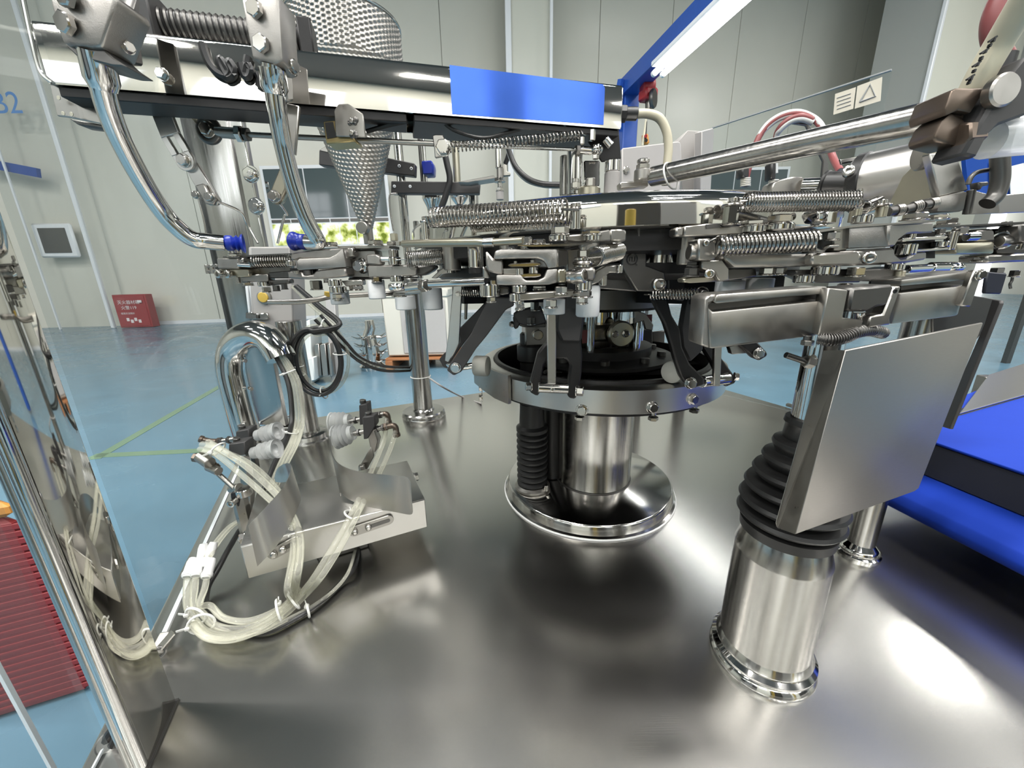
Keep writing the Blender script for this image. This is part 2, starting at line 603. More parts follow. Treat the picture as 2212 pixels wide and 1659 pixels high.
link('edge_trim', B().box((c.x, c.y-.03, (FZ+CEIL)/2), (.13, .1, CEIL-FZ), .5, .02), M['trim_white'], w)
# dark glazed band in the back wall, window reflections painted as glowing lower panes
m = bpy.data.materials.new('pane_reflection')
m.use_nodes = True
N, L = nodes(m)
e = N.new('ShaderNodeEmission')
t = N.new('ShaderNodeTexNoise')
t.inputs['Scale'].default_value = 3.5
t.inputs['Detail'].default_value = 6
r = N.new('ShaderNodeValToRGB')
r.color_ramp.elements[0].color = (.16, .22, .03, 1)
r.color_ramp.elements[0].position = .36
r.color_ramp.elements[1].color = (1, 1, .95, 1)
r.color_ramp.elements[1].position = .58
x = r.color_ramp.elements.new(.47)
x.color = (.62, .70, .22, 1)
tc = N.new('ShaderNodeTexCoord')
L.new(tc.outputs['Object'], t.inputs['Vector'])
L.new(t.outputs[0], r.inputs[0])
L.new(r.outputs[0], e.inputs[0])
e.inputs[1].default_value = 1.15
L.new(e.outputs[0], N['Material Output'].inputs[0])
M['pane_reflection'] = m
def wall_rect(x0, y0, x1, y1, Y):
    a, c = P(x0, y0, Y), P(x1, y1, Y)
    return a, c
def window(n, x0, y0, x1, y1, Y, rows):
    a, c = wall_rect(x0, y0, x1, y1, Y)
    w = struct(n, B().box(((a.x+c.x)/2, a.y+.1, (a.z+c.z)/2), (c.x-a.x, .06, a.z-c.z)), M['trim_white'])
    zs = a.z-.07
    for (hh, k, mt) in rows:
        ww = (c.x-a.x-.14)/k
        h = (a.z-c.z-.14)*hh
        for i in range(k):
            link('pane', B().box((a.x+.07+ww*(i+.5), a.y+.055, zs-h/2), (ww-.05, .03, h-.05)), mt, w)
        zs -= h
    return w
def clear_of_wall(x, y):
    d = ray(x, y)
    t = (A0-EYE).dot(ND)/d.dot(ND)
    return (EYE+d*t).y-.25
window('window_1', 556, 357, 850, 532, min(clear_of_wall(556, 450), clear_of_wall(850, 450)), [(.64, 3, M['dark_glass']), (.06, 6, M['steel_dark']), (.30, 7, M['pane_reflection'])])
window('window_2', 1530, 362, 1698, 440, clear_of_wall(1530, 400), [(1, 3, M['dark_glass'])])
# small framed hatch on the left wall
q = P(122, 520, 11.35)
w = struct('window_3', B().box((q.x, q.y, q.z), (1.0, .1, .88), .08, .04), M['trim_white'])
link('pane', B().box((q.x+.02, q.y-.06, q.z), (.68, .02, .64), .08), M['steel_dark'], w)
def text(name, par, body, p, size, rotz, mt, tilt=PI/2, bold=0):
    cu = bpy.data.curves.new(name, 'FONT')
    cu.body = body
    cu.size = size
    cu.extrude = .0008
    cu.offset = bold
    o = bpy.data.objects.new(name, cu)
    COL.objects.link(o)
    o.location = p
    o.rotation_euler = (tilt, 0, rotz)
    bpy.context.view_layer.update()
    dg = bpy.context.evaluated_depsgraph_get()
    me = bpy.data.meshes.new_from_object(o.evaluated_get(dg))
    mw = o.matrix_world.copy()
    bpy.data.objects.remove(o)
    me.transform(mw)
    me.transform(Matrix.Translation(-V(par['_o'])))
    me.materials.clear()
    me.materials.append(mt)
    r = bpy.data.objects.new(name, me)
    COL.objects.link(r)
    r.parent = par
    return r
q = P(-12, 245, 11.1)
text('lettering', wl, 'B2', q, .67, .03, M['blue_ink'])
# red fire equipment box against the back wall
a = PZ(296, 708, FZ)
t = thing('fire_box', 'red fire equipment box with white lettering standing against the back wall', 'box', (a.x, a.y, FZ))
link('body', B().box((a.x, a.y+.13, FZ+.47), (.86, .26, .92), .1, .01), M['red_paint'], t)
dr_ = link('door', B().box((a.x, a.y-.008, FZ+.47), (.80, .02, .84), .1, .005), M['red_paint'], t)
link('handle', B().box((a.x+.3, a.y-.02, FZ+.74), (.1, .03, .07), .1, .005), M['white_print'], dr_)
f = V((a.x-.30, a.y-.058, FZ+.68))
text('lettering', dr_, '灭火器材箱', f, .115, .1, M['white_print'])
text('lettering', dr_, '火警119', f+V((.06, .005, -.15)), .115, .1, M['white_print'])
text('lettering', dr_, '使用方法图示', f+V((.02, .0, -.29)), .06, .1, M['white_print'])
bb = B()
for i in range(4):
    bb.box((a.x-.15+.1*i, a.y-.033+.01*i, FZ+.24-.05*(i % 2)), (.07, .012, .09), .1)
link('pictogram', bb, M['white_print'], dr_)
# blue rail fixed along the left wall
b = B().bar(P(-40, 350, 11.2), P(84, 374, 11.2), .22, .1)
one('wall_rail', b, M['blue_paint'], 'dark blue rail end with a thin wire fixed across the left wall panel', 'rail')
# ------------------------------------------------------------ blue gantry with its tube lamp
zg = 2.6
g0, g1 = PZ(1356, 192, zg), PZ(1551, 0, zg)
gd = (g1-g0).normalized()
t = thing('gantry_frame', 'blue painted steel gantry frame behind the machine, beam running overhead', 'gantry', (g0.x, g0.y, FZ))
link('beam', B().bar(g0-gd*.05, g0+gd*6, .2, .2, bev=.01), M['blue_paint'], t)
link('post', B().box((g0.x+.02, g0.y, (FZ+zg)/2), (.19, .19, zg-FZ-.1), math.atan2(gd.y, gd.x), .01), M['blue_paint'], t)
link('brace', B().bar(g0+V((-.15, 0, -.45)), g0+gd*.1+V((-.1, 0, .05)), .06, .14), M['blue_paint'], t)
u0, u1 = PZ(1424, 158, zg-.2), PZ(1424, 158, zg-.2)+gd*2.2
t = thing('tube_lamp', 'glowing white tube lamp slung along the blue gantry beam', 'lamp', tuple(u0))
sd = gd.cross(V((0, 0, 1)))
link('housing', B().bar(u0+V((0, 0, .07)), u1+V((0, 0, .07)), .05, .2, bev=.01), M['trim_white'], t)
for s in (-.05, .05):
    link('tube', B().cyl(u0+sd*s, u1+sd*s, .028), M['tube_light'], t)
    link('end_cap', B().cyl(u0+sd*s-gd*.03, u0+sd*s+gd*.01, .03), M['trim_white'], t)
link('hanger', B().bar(u0+gd*.4+V((0, 0, .08)), u0+gd*.4+V((0, 0, .3)), .03, .03, up=gd), M['blue_paint'], t)
Yh = 5.2
t = thing('chain_hoist', 'small red and grey chain hoist hanging under the gantry beam', 'hoist', tuple(P(1402, 235, Yh)))
link('motor', B().cyl(P(1386, 190, Yh), P(1412, 188, Yh), .085), M['red_paint'], t)
link('housing', B().box(P(1400, 206, Yh), (.17, .16, .12), .3, .02), M['red_paint'], t)
link('hand_wheel', B().lathe([(.02, -.02), (.09, -.02), (.1, 0), (.09, .02), (.02, .02)], P(1411, 213, Yh-.1), V((.8, -.6, 0)), 20), M['steel_dark'], t)
link('hook_block', B().lathe([(.0, 0), (.035, .02), (.05, .1), (.03, .18)], P(1402, 244, Yh), V((0, 0, 1)), 12), M['steel_satin'], t)
link('rope', B().tube([P(1396, 150, Yh), P(1396, 262, Yh), P(1394, 300, Yh)], .012), M['black_plastic'], t)
link('cord', B().tube(cat_rom([P(1403, 182, Yh), P(1404, 215, Yh), P(1397, 250, Yh), P(1388, 315, Yh)]), .014), M['cream_hose'], t)
t2 = thing('pendant_switch', 'orange pendant switch hanging on the cord of the hoist', 'switch', tuple(P(1395, 312, Yh)))
link('body', B().prism([P(1389, 288, Yh), P(1401, 287, Yh), P(1404, 310, Yh), P(1389, 312, Yh)], V((0, .06, 0)), .015), M['orange'], t2)
link('button', B().cyl(P(1395, 294, Yh), P(1395, 294, Yh-.05), .018), M['red_paint'], t2)
link('button', B().cyl(P(1396, 303, Yh), P(1396, 303, Yh-.05), .018), M['black_plastic'], t2)
# ------------------------------------------------------------ things on the far floor
a = PZ(905, 800, FZ)
t = thing('wooden_pallet', 'low orange-brown wooden pallet on the blue floor under the white cabinet', 'pallet', (a.x, a.y, FZ))
for i in range(5):
    link('deck_board', B().box((a.x+.02, a.y+.1+i*.17, FZ+.155), (.98, .14, .03), 0, .004), M['wood'], t)
for i in range(3):
    link('bearer', B().box((a.x-.42+i*.44, a.y+.44, FZ+.07), (.1, .86, .14), 0, .004), M['wood'], t)
t = thing('white_cabinet', 'off-white steel cabinet with a dark seam standing on the wooden pallet', 'cabinet', (a.x, a.y+.4, FZ+.17))
link('body', B().box((a.x, a.y+.45, FZ+.6), (.9, .7, .82), 0, .02), M['off_white'], t)
link('top_cover', B().box((a.x, a.y+.45, FZ+1.06), (.93, .73, .12), 0, .02), M['off_white'], t)
dr_ = link('door', B().box((a.x+.1, a.y+.09, FZ+.6), (.62, .02, .74), 0, .008), M['grey_box'], t)
link('handle', B().box((a.x-.12, a.y+.06, FZ+.62), (.03, .03, .2), 0, .005), M['steel_dark'], dr_)
# spiked steel auger standing on the floor
a = PZ(806, 797, FZ)
t = thing('spiked_auger', 'bright steel rod with rings of curved spikes standing on the blue floor', 'tool', (a.x, a.y, FZ))
Ya = a.y
link('foot', B().lathe([(.0, 0), (.16, 0), (.18, .05), (.13, .1), (.1, .14)], a, V((0, 0, 1)), 20), M['steel_polished'], t)
link('shaft', B().tube([P(805, 790, Ya), P(802, 760, Ya), P(795, 725, Ya)], [.11, .12, .1], 14), M['steel_polished'], t)
link('neck', B().tube([P(795, 727, Ya), P(800, 708, Ya), P(797, 692, Ya)], [.075, .07, .06], 14), M['steel_polished'], t)
for lev, y in enumerate((728, 745, 762, 778)):
    for k in range(7):
        c = P(800+lev, y, Ya)
        an = 2*PI*k/7+lev*.4
        d = V((math.cos(an), math.sin(an), 0))
        link('spike', B().tube([c+d*.09, c+d*.17+V((0, 0, -.01)), c+d*.25+V((0, 0, .03))], [.018, .014, .003], 5), M['steel_bright'], t)
# grey stand seen behind the coiled hoses
a = PZ(690, 830, FZ)
Ys = a.y
t = thing('grey_stand', 'pale grey equipment stand behind the coiled hoses', 'stand', (a.x, a.y, FZ))
link('side_plate', B().prism([P(650, 700, Ys), P(668, 690, Ys), P(676, 828, Ys), P(655, 830, Ys)], V((0, .3, 0)), .01), M['fridge_white'], t)
link('box', B().prism([P(652, 778, Ys-.1), P(676, 772, Ys-.1), P(680, 822, Ys-.1), P(656, 826, Ys-.1)], V((0, .3, 0)), .01), M['fridge_white'], t)
for x0, x1 in ((678, 688), (690, 702), (706, 712)):
    link('upright', B().prism([P(x0, 745, Ys), P(x1, 742, Ys), P(x1+7, 812, Ys), P(x0+7, 814, Ys)], V((0, .1, 0)), .006), M['steel_satin'], t)
link('glass_guard', B().prism([P(678, 640, Ys+.2), P(722, 640, Ys+.2), P(730, 800, Ys+.2), P(688, 820, Ys+.2)], V((0, .03, 0))), M['acrylic'], t)
link('post', B().prism([P(702, 640, Ys+.1), P(722, 640, Ys+.1), P(735, 832, Ys+.1), P(716, 832, Ys+.1)], V((0, .1, 0)), .006), M['grey_box'], t)
# red wrapped crate by the left edge
a = PZ(-60, 1575, FZ)
c = PZ(205, 1492, FZ)
d = (c-a).normalized()
n = V((c.x, c.y, 0)).normalized()
n = V((n.x*math.cos(.25)-n.y*math.sin(.25), n.x*math.sin(.25)+n.y*math.cos(.25), 0))
hz = P(130, 1112, (c.y)).z-FZ
t = thing('red_crate', 'red ribbed crate on the blue floor beyond the left steel post', 'crate', (a.x, a.y, FZ))
link('body', B().prism([a, c, c+n*.5, a+n*.5], V((0, 0, hz)), .02), M['red_wrap'], t)
for k in range(26):
    z = hz*(.04+k*.036)
    link('rib', B().prism([a-n*.002+V((0, 0, z)), c-n*.002+V((0, 0, z)), c+n*.01+V((0, 0, z)), a+n*.01+V((0, 0, z))], V((0, 0, hz*.027)), .002), M['red_wrap'], t)
link('lid', B().prism([a-n*.01+V((0, 0, hz)), c-n*.01+V((0, 0, hz)), c+n*.5+V((0, 0, hz)), a+n*.5+V((0, 0, hz))], V((0, 0, .05)), .015), M['orange'], t)
one('cardboard_carton', B().prism([a+n*.05+V((0, 0, hz+.05)), c+n*.05+V((0, 0, hz+.05)), c+n*.45+V((0, 0, hz+.05)), a+n*.45+V((0, 0, hz+.05))], V((0, 0, .45)), .01), M['off_white'], 'cream carton standing on the orange lid of the red crate', 'carton')
# ------------------------------------------------------------ machine table
TD, TN = V((.412, -.911, 0)), V((.911, .412, 0))        # along the left edge towards the viewer; across
TC = V((-.821, 1.134, 0))
def tp(s, w, z=0.0):
    return TC+TD*s+TN*w+V((0, 0, z))
t = thing('work_table', 'brushed stainless machine table carrying the whole turret', 'table', (.2, .7, FZ))
link('tabletop', B().prism([tp(0, 0, -.025), tp(1.75, 0, -.025), tp(1.75, 1.62, -.025), tp(0, 1.62, -.025)], V((0, 0, .025)), .004, 2), M['table_steel'], t)
link('body', B().prism([tp(.03, .03, FZ+.08), tp(1.72, .03, FZ+.08), tp(1.72, 1.59, FZ+.08), tp(.03, 1.59, FZ+.08)], V((0, 0, .85-.105)), .004), M['steel_brushed'], t)
for s, w in ((.1, .1), (1.6, .1), (.1, 1.5), (1.6, 1.5)):
    q = tp(s, w, FZ)
    link('foot', B().cyl(q, q+V((0, 0, .09)), .04), M['steel_dark'], t)
# ------------------------------------------------------------ turret column
CX, CY = .170, .745
CC = V((CX, CY, 0))
UZ = V((0, 0, 1))
t = thing('turret_pedestal', 'polished central steel column on a wide round flange', 'column', (.159, .742, 0))
link('flange', B().lathe([(.179, .0005), (.178, .004), (.174, .006), (.172, .021), (.1695, .0245), (.168, .0255), (.0001, .0262)], V((.159, .742, 0)), UZ, 72), M['steel_flange'], t)
link('sealant_bead', B().ring(V((.159, .742, .001)), UZ, .1775, .0026, 72), M['white_nylon'], t)
link('weld_seam', B().ring(CC+UZ*.027, UZ, .0785, .0016, 48), M['steel_dark'], t)
link('column', B().lathe([(.078, .02), (.078, .085), (.0785, .088), (.0785, .27)], CC, UZ, 64), M['steel_column'], t)
link('upper_sleeve', B().lathe([(.074, .26), (.074, .30), (.0, .30)], CC, UZ, 48), M['black_oxide'], t)
# ------------------------------------------------------------ cam ring
t = thing('cam_ring', 'thick brushed steel cam ring with bolts around the central column', 'ring', (CX, CY, .25))
link('ring', B().lathe([(.222, .249), (.228, .252), (.228, .287), (.222, .290), (.206, .290), (.202, .286), (.202, .252), (.206, .249), (.222, .249)], CC, UZ, 96), M['steel_brushed'], t)
link('inner_ring', B().lathe([(.199, .243), (.215, .243), (.215, .25), (.203, .294), (.197, .294), (.197, .243)], CC, UZ, 72), M['black_oxide'], t)
for k, (rr) in enumerate(((.197, .078, 0), (.197, .078, 2.2), (.197, .078, 4.1))):
    a = rr[2]
    d = V((math.cos(a), math.sin(a), 0))
    link('spoke', B().bar(CC+d*.07+UZ*.262, CC+d*.2+UZ*.262, .02, .03), M['black_oxide'], t)
def ring_pt(x, y, R=.228):
    # where the sight line through (x, y) meets the outside of the ring
    d = ray(x, y)
    ox, oy = EYE.x-CX, EYE.y-CY
    aa = d.x**2+d.y**2
    bb_ = 2*(ox*d.x+oy*d.y)
    cc_ = ox*ox+oy*oy-R*R
    s = (-bb_-math.sqrt(max(0, bb_*bb_-4*aa*cc_)))/(2*aa)
    return EYE+d*s
for x, y in ((1257, 886), (1409, 880), (1496, 862), (1041, 858), (1041, 838)):
    q = ring_pt(x, y, .2285)
    d = (q-CC)
    d.z = 0
    d.normalize()
    link('bolt', B().hexa(q, q+d*.006, .0075).cyl(q-d*.001, q+d*.001, .009), M['steel_bright'], t)
for x, y in ((1252, 905), (1411, 902), (1501, 876), (1075, 884)):
    q = ring_pt(x, y, .214)
    q.z = .249
    link('bottom_bolt', B().cyl(q-UZ*.006, q, .004).hexa(q-UZ*.014, q-UZ*.008, .0075), M['steel_bright'], t)
q0 = ring_pt(1070, 850, .236)
pts = []
for x in (1032, 1050, 1075, 1098, 1104):
    pts.append(ring_pt(x, 850, .2295))
cols = [(V((q.x, q.y, .294)), V((q.x, q.y, .246))) for q in pts]
link('joint_plate', B().sheet(cols, -.006), M['steel_satin'], t)
# ------------------------------------------------------------ rotor hub inside the ring
t = thing('rotor_hub', 'dark stepped rotor hub with a polished clamp band above the cam ring', 'hub', (CX, CY, .29))
link('black_flange', B().lathe([(.135, .285), (.14, .29), (.14, .296), (.1, .3), (.1, .315), (.074, .318), (.074, .345), (.0, .345)], CC, UZ, 56), M['black_oxide'], t)
for k in range(10):
    a = 2*PI*k/10+.2
    q = CC+V((math.cos(a), math.sin(a), 0))*.118+UZ*.297
    link('cap_screw', B().cyl(q, q+UZ*.009, .008), M['steel_dark'], t)
for r, z0, z1, nm in ((.03, .33, .45, 'shaft'),):
    link('shaft', B().lathe([(.058, .34), (.058, .40), (.05, .402), (.05, .46)], CC, UZ, 40), M['steel_polished'], t)
for k in range(6):
    a = 2*PI*k/6-.9
    q = CC+V((math.cos(a), math.sin(a), 0))*.085
    link('guide_rod', B().cyl(q+UZ*.3, q+UZ*.46, .008), M['steel_polished'], t)
# faceted clamp band
bp = [V((CX+.082*math.cos(2*PI*k/7-1.95), CY+.082*math.sin(2*PI*k/7-1.95), .318)) for k in range(7)]
link('clamp_band', B().prism(bp, UZ*.042, .002), M['steel_bronze'], t)
c = P(1337, 720, CY-.079)
cd_ = link('clamp_disc', B().cyl(c, c+V((.1, -.99, 0))*.014, .023), M['steel_yellowed'], t)
bolt(cd_, 1328, 722, CY-.094, 7)
bolt(cd_, 1352, 721, CY-.094, 7)
for x, y in ((1267, 732), (1400, 699)):
    pl('red_mark', t, [(x-10, y-18), (x+9, y-20), (x+8, y+8), (x-9, y+10)], CY-.0835 if x < 1300 else CY-.06, .002, M['pink_rubber'], 0)
link('upper_drum', B().lathe([(.0, .385), (.112, .385), (.118, .39), (.118, .42), (.112, .425), (.0, .425)], CC, UZ, 56), M['steel_dark'], t)
pl('side_bracket', t, k5(1560, 960, 1640, 985, 1700, 1070, 1690, 1110, 1640, 1100, 1625, 1040, 1560, 1060), .66, .01, M['steel_satin'])
pl('side_bracket', t, k5(735, 1010, 810, 1000, 850, 1040, 925, 1060, 925, 1085, 770, 1085, 735, 1075), .66, .03, M['steel_dark'])
pl('drop_plate', t, k5(1550, 1110, 1690, 1100, 1690, 1330, 1550, 1400), .84, .01, M['graphite_paint'])
pl('drop_plate', t, k5(1690, 1120, 1780, 1110, 1770, 1370, 1690, 1380), .87, .01, M['steel_dark'])
# ------------------------------------------------------------ lift actuator with black bellows
q = PZ(1150, 1052, .026)
t = thing('bellows_actuator', 'small black bellows standing on the column flange', 'bellows', (q.x, q.y, .026))
prof = []
z = .008
for k in range(9):
    prof += [(.0235, z), (.0305, z+.0045), (.031, z+.0065), (.0305, z+.0085), (.0235, z+.013)]
    z += .0128
prof += [(.0235, z), (.031, z+.004), (.031, z+.011), (.025, z+.016), (.0235, z+.05), (.0235, z+.06)]
link('bellows', B().lathe(prof, V((q.x, q.y, .026)), UZ, 40), M['black_rubber'], t)
br_ = link('base_ring', B().lathe([(.034, 0), (.036, .002), (.036, .006), (.033, .008), (.03, .01)], V((q.x, q.y, .026)), UZ, 40), M['steel_satin'], t)
d = V((.026, -.024, 0))
link('bolt', B().cyl(V((q.x, q.y, .032))+d, V((q.x, q.y, .044))+d, .0045), M['steel_bright'], br_)
link('rod', B().cyl(V((q.x, q.y, .2)), V((q.x, q.y, .345)), .0215), M['black_oxide'], t)
link('collar', B().cyl(V((q.x, q.y, .292)), V((q.x, q.y, .325)), .027), M['black_plastic'], t)
link('head_block', B().box((q.x+.01, q.y, .345), (.05, .05, .04), .1, .002), M['steel_satin'], t)
link('cap_screw', B().cyl((q.x+.01, q.y-.034, .345), (q.x+.01, q.y-.02, .345), .009), M['steel_bright'], t)
one('black_post', B().cyl(V((CX-.088, CY+.0, .0262)), V((CX-.088, CY+.0, .26)), .02), M['black_oxide'], 'plain black post between the small bellows and the polished column', 'post')
# ------------------------------------------------------------ polished turret disc
t = thing('turret_disc', 'large mirror-polished turret disc with a rounded upper rim', 'disc', (CX, CY, .49))
RD = .337
prof = [(.05, .491), (RD-.004, .491), (RD, .4935), (RD, .513)]
for k in range(1, 9):
    a = PI/2*k/8
    prof.append((RD-.03+.03*math.cos(a), .513+.016*math.sin(a)))
prof += [(.1, .531), (.0, .531)]
link('disc', B().lathe(prof, CC, UZ, 128), M['steel_mirror'], t)
link('underside', B().lathe([(.04, .462), (.30, .466), (.322, .47), (.322, .4905), (.04, .4905)], CC, UZ, 96), M['black_oxide'], t)
for k in range(20):
    a = 2*PI*k/20+.05
    q = CC+V((math.cos(a), math.sin(a), 0))*.318
    link('spacer', B().cyl(q+UZ*.455, q+UZ*.4915, .008 if k % 2 else .012), M['steel_satin'], t)
# platform carrying the grippers
t = thing('gripper_platform', 'dark cast platform ring under the polished disc', 'platform', (CX, CY, .43))
link('platform', B().lathe([(.1, .43), (.29, .44), (.30, .446), (.30, .458), (.1, .462)], CC, UZ, 80), M['black_oxide'], t)
for k in range(9):
    a = 2*PI*k/9-1.2
    d = V((math.cos(a), math.sin(a), 0))
    link('rib', B().bar(CC+d*.11+UZ*.425, CC+d*.285+UZ*.432, .05, .02), M['black_oxide'], t)
# ------------------------------------------------------------ polished arm housing overhead
ZB, ZT = .672, .735
R0, L0 = PZ(1340, 279, ZB), PZ(106, 181, ZB)
R0.z = L0.z = 0
ad = (L0-R0).normalized()                 # along the arm, towards the left end
an = V((-ad.y, ad.x, 0))
if an.y < 0:
    an = -an
AL = (L0-R0).length
def ap(s, w, z):
    return R0+ad*s+an*w+V((0, 0, z))
def on_arm(x, y, off=0.0):
    """sight line meets the front face of the housing"""
    d = ray(x, y)
    return EYE+d*((R0-EYE-an*off).dot(an)/d.dot(an))
t = thing('arm_housing', 'long polished steel arm housing overhead, right part still under blue film', 'housing', tuple(ap(.0, .04, ZB)))
AW = .085
sec = [(0, ZB), (0, ZT-.006), (.003, ZT-.0015), (.008, ZT), (AW-.008, ZT), (AW, ZT-.008), (AW, ZB), (AW-.003, ZB), (AW-.003, ZT-.004), (.003, ZT-.004), (.003, ZB)]
link('shell', B().prism([ap(0, w, z) for w, z in sec], ad*AL, 0), M['steel_mirror'], t)
link('end_plate', B().prism([ap(AL, w, z) for w, z in ((.002, ZB+.002), (.002, ZT-.004), (.01, ZT-.001), (AW-.01, ZT-.001), (AW-.002, ZB+.002))], ad*.003, .001), M['steel_polished'], t)
link('end_plate', B().prism([ap(0, w, z) for w, z in ((.002, ZB+.002), (.002, ZT-.004), (.01, ZT-.001), (AW-.01, ZT-.001), (AW-.002, ZB+.002))], -ad*.003, .001), M['steel_polished'], t)
link('rounded_end', B().tube(cat_rom([ap(AL, .0, ZT+.02), ap(AL+.003, -.001, ZT-.02), ap(AL+.004, -.001, ZB+.012), ap(AL-.004, -.001, ZB+.001)]), .0022, 8), M['steel_bright'], t)
f0, f1 = on_arm(974, 200), on_arm(1306, 200)
s0, s1 = (f1-R0).dot(ad), (f0-R0).dot(ad)
q = [ap(s0, -.0006, ZB+.004), ap(s1, -.0006, ZB+.002), ap(s1, -.0006, ZT-.001), ap(s0+.003, -.0006, ZT-.004), ap(s0, -.0006, ZT-.009)]
link('blue_film', B().prism(q, an*.0007), M['blue_film'], t)
sm_ = (on_arm(880, 270)-R0).dot(ad)
link('underside_lip', B().prism([ap(sm_, .004, ZB-.0005), ap(sm_, .05, ZB-.0005), ap(sm_, .05, ZB-.011), ap(sm_, .004, ZB-.011)], ad*(AL-sm_-.005), .001), M['black_oxide'], t)
link('underside_plate', B().prism([ap(0.0, .004, ZB-.0005), ap(0.0, .08, ZB-.0005), ap(.0, .08, ZB-.009), ap(.0, .004, ZB-.009)], ad*(sm_-.01), .001), M['black_oxide'], t)
pl('drop_plate', t, [(1255, 285), (1300, 350), (1342, 343), (1336, 268), (1300, 262)], R0.y+.03, .004, M['black_oxide'])
link('cable', B().tube(cat_rom([on_arm(955, 262, -.012), on_arm(985, 283, -.012), on_arm(1045, 298, -.012), on_arm(1105, 284, -.012), on_arm(1150, 272, -.012)]), .0028, 8), M['black_plastic'], t)
link('cable', B().tube(cat_rom([on_arm(880, 262, -.01), on_arm(840, 270, -.02), on_arm(792, 284, -.03)]), .0032, 8), M['black_plastic'], t)
# ribbed rubber strip lying on the housing
a, c = on_arm(318, 30), on_arm(640, 78)
sa, sc_ = (a-R0).dot(ad), (c-R0).dot(ad)
ts = thing('ribbed_screw', 'dark ribbed screw lying along the top of the arm housing', 'screw', tuple(ap(sc_, .05, ZT)))
ZS = ZT+.03
link('core', B().cyl(ap(sc_, .05, ZS), ap(AL-.02, .05, ZS), .0155), M['black_oxide'], ts)
link('thread', B().helix(ap(sc_+.004, .05, ZS), ap(AL-.03, .05, ZS), .0155, .0026, 34, hooks=False), M['steel_dark'], ts)
link('bearing_block', B().prism([ap(sc_-.015, .03, ZT), ap(sc_-.015, .03, ZS+.02), ap(sc_-.015, .07, ZS+.02), ap(sc_-.015, .07, ZT)], ad*.018, .002), M['black_oxide'], ts)
link('bearing_block', B().prism([ap(sa+.005, .02, ZT), ap(sa+.005, .02, ZS+.03), ap(sa+.005, .075, ZS+.03), ap(sa+.005, .075, ZT)], ad*.045, .002), M['graphite_paint'], ts)
# marker scrawl on the housing
def stroke(pts, w=.0046):
    q = [on_arm(x, y, .0038) for x, y in pts]
    return B().tube(cat_rom(q, 5), w, 6)
for pts in ([(437, 93), (441, 110), (452, 137), (468, 156), (486, 164), (494, 156), (486, 142), (476, 128), (476, 140), (484, 158), (491, 169), (502, 164), (506, 150), (500, 138), (496, 134), (494, 142), (503, 160), (509, 167)],
            [(520, 137), (524, 152), (530, 166), (537, 164), (540, 150), (536, 140), (530, 144), (528, 158)],
            [(536, 122), (534, 138), (540, 150), (549, 152)], [(556, 158), (562, 172), (560, 188)]):
    link('marker_writing', stroke(pts), M['ink'], t)
# left end bracket below the housing
eb_ = pl('end_bracket', t, k1(335, 575, 640, 618, 640, 640, 735, 660, 735, 855, 470, 800, 420, 795, 385, 790), (106, L0.y+.025, 400, L0.y+.045), .004, M['steel_satin'])
pl('end_bracket_foot', t, k1(470, 808, 735, 858, 735, 880, 530, 852), (106, L0.y+.03, 400, L0.y+.05), .02, M['steel_dark'])
for x, y in k1(402, 668, 465, 675, 433, 775, 490, 780):
    bolt(eb_, x, y, L0.y+.027, 4.5, h=.2, mat=M['steel_yellowed'], name='hole_plug', wash=False)
# welded steel angle with two burn marks
sb_ = pl('sensor_bracket', t, k2(335, 660, 360, 620, 420, 618, 510, 680, 525, 820, 345, 815), .60, .003, M['steel_satin'])
for x, y in k2(443, 725, 445, 797):
    q = P(x, y, .599)
    b = B()
    for i in range(5):
        b.ball(q+V((random.uniform(-.006, .006), 0, random.uniform(-.003, .003))), random.uniform(.002, .0042), 8, (1, .4, 1))
    link('weld_blob', b, M['steel_dark'], sb_)
    link('screw', B().hexa(q, q+V((0, -.004, 0)), .003), M['steel_bright'], sb_)
pl('sensor_body', t, k2(270, 725, 345, 718, 460, 830, 462, 845, 290, 860, 280, 800), .605, .03, M['brass'])
pl('sensor_face', t, k2(280, 732, 330, 728, 350, 818, 295, 828), .604, .002, M['black_plastic'], 0)
bolt(t, *k1(1110, 508)[0], on_arm(351, 160).y-.004, 11, h=.7)
# gland and cream hose at the right end of the housing
t = thing('hose_gland', 'black cable gland with a cream hose at the right end of the housing', 'gland', tuple(P(1345, 245, R0.y+.03)))
cy('nut', t, (1338, 246, R0.y+.03), (1352, 246, R0.y+.03), 17, M['black_plastic'], n=8)
cy('sleeve', t, (1350, 246, R0.y+.03), (1376, 246, R0.y+.03), 13, M['black_plastic'])
Yg = R0.y+.03
tb('hose', t, [(1374, 246, Yg), (1400, 246, Yg), (1425, 256, Yg), (1440, 285, Yg), (1444, 320, Yg), (1441, 355, Yg), (1438, 400, Yg)], 9, M['cream_hose'])
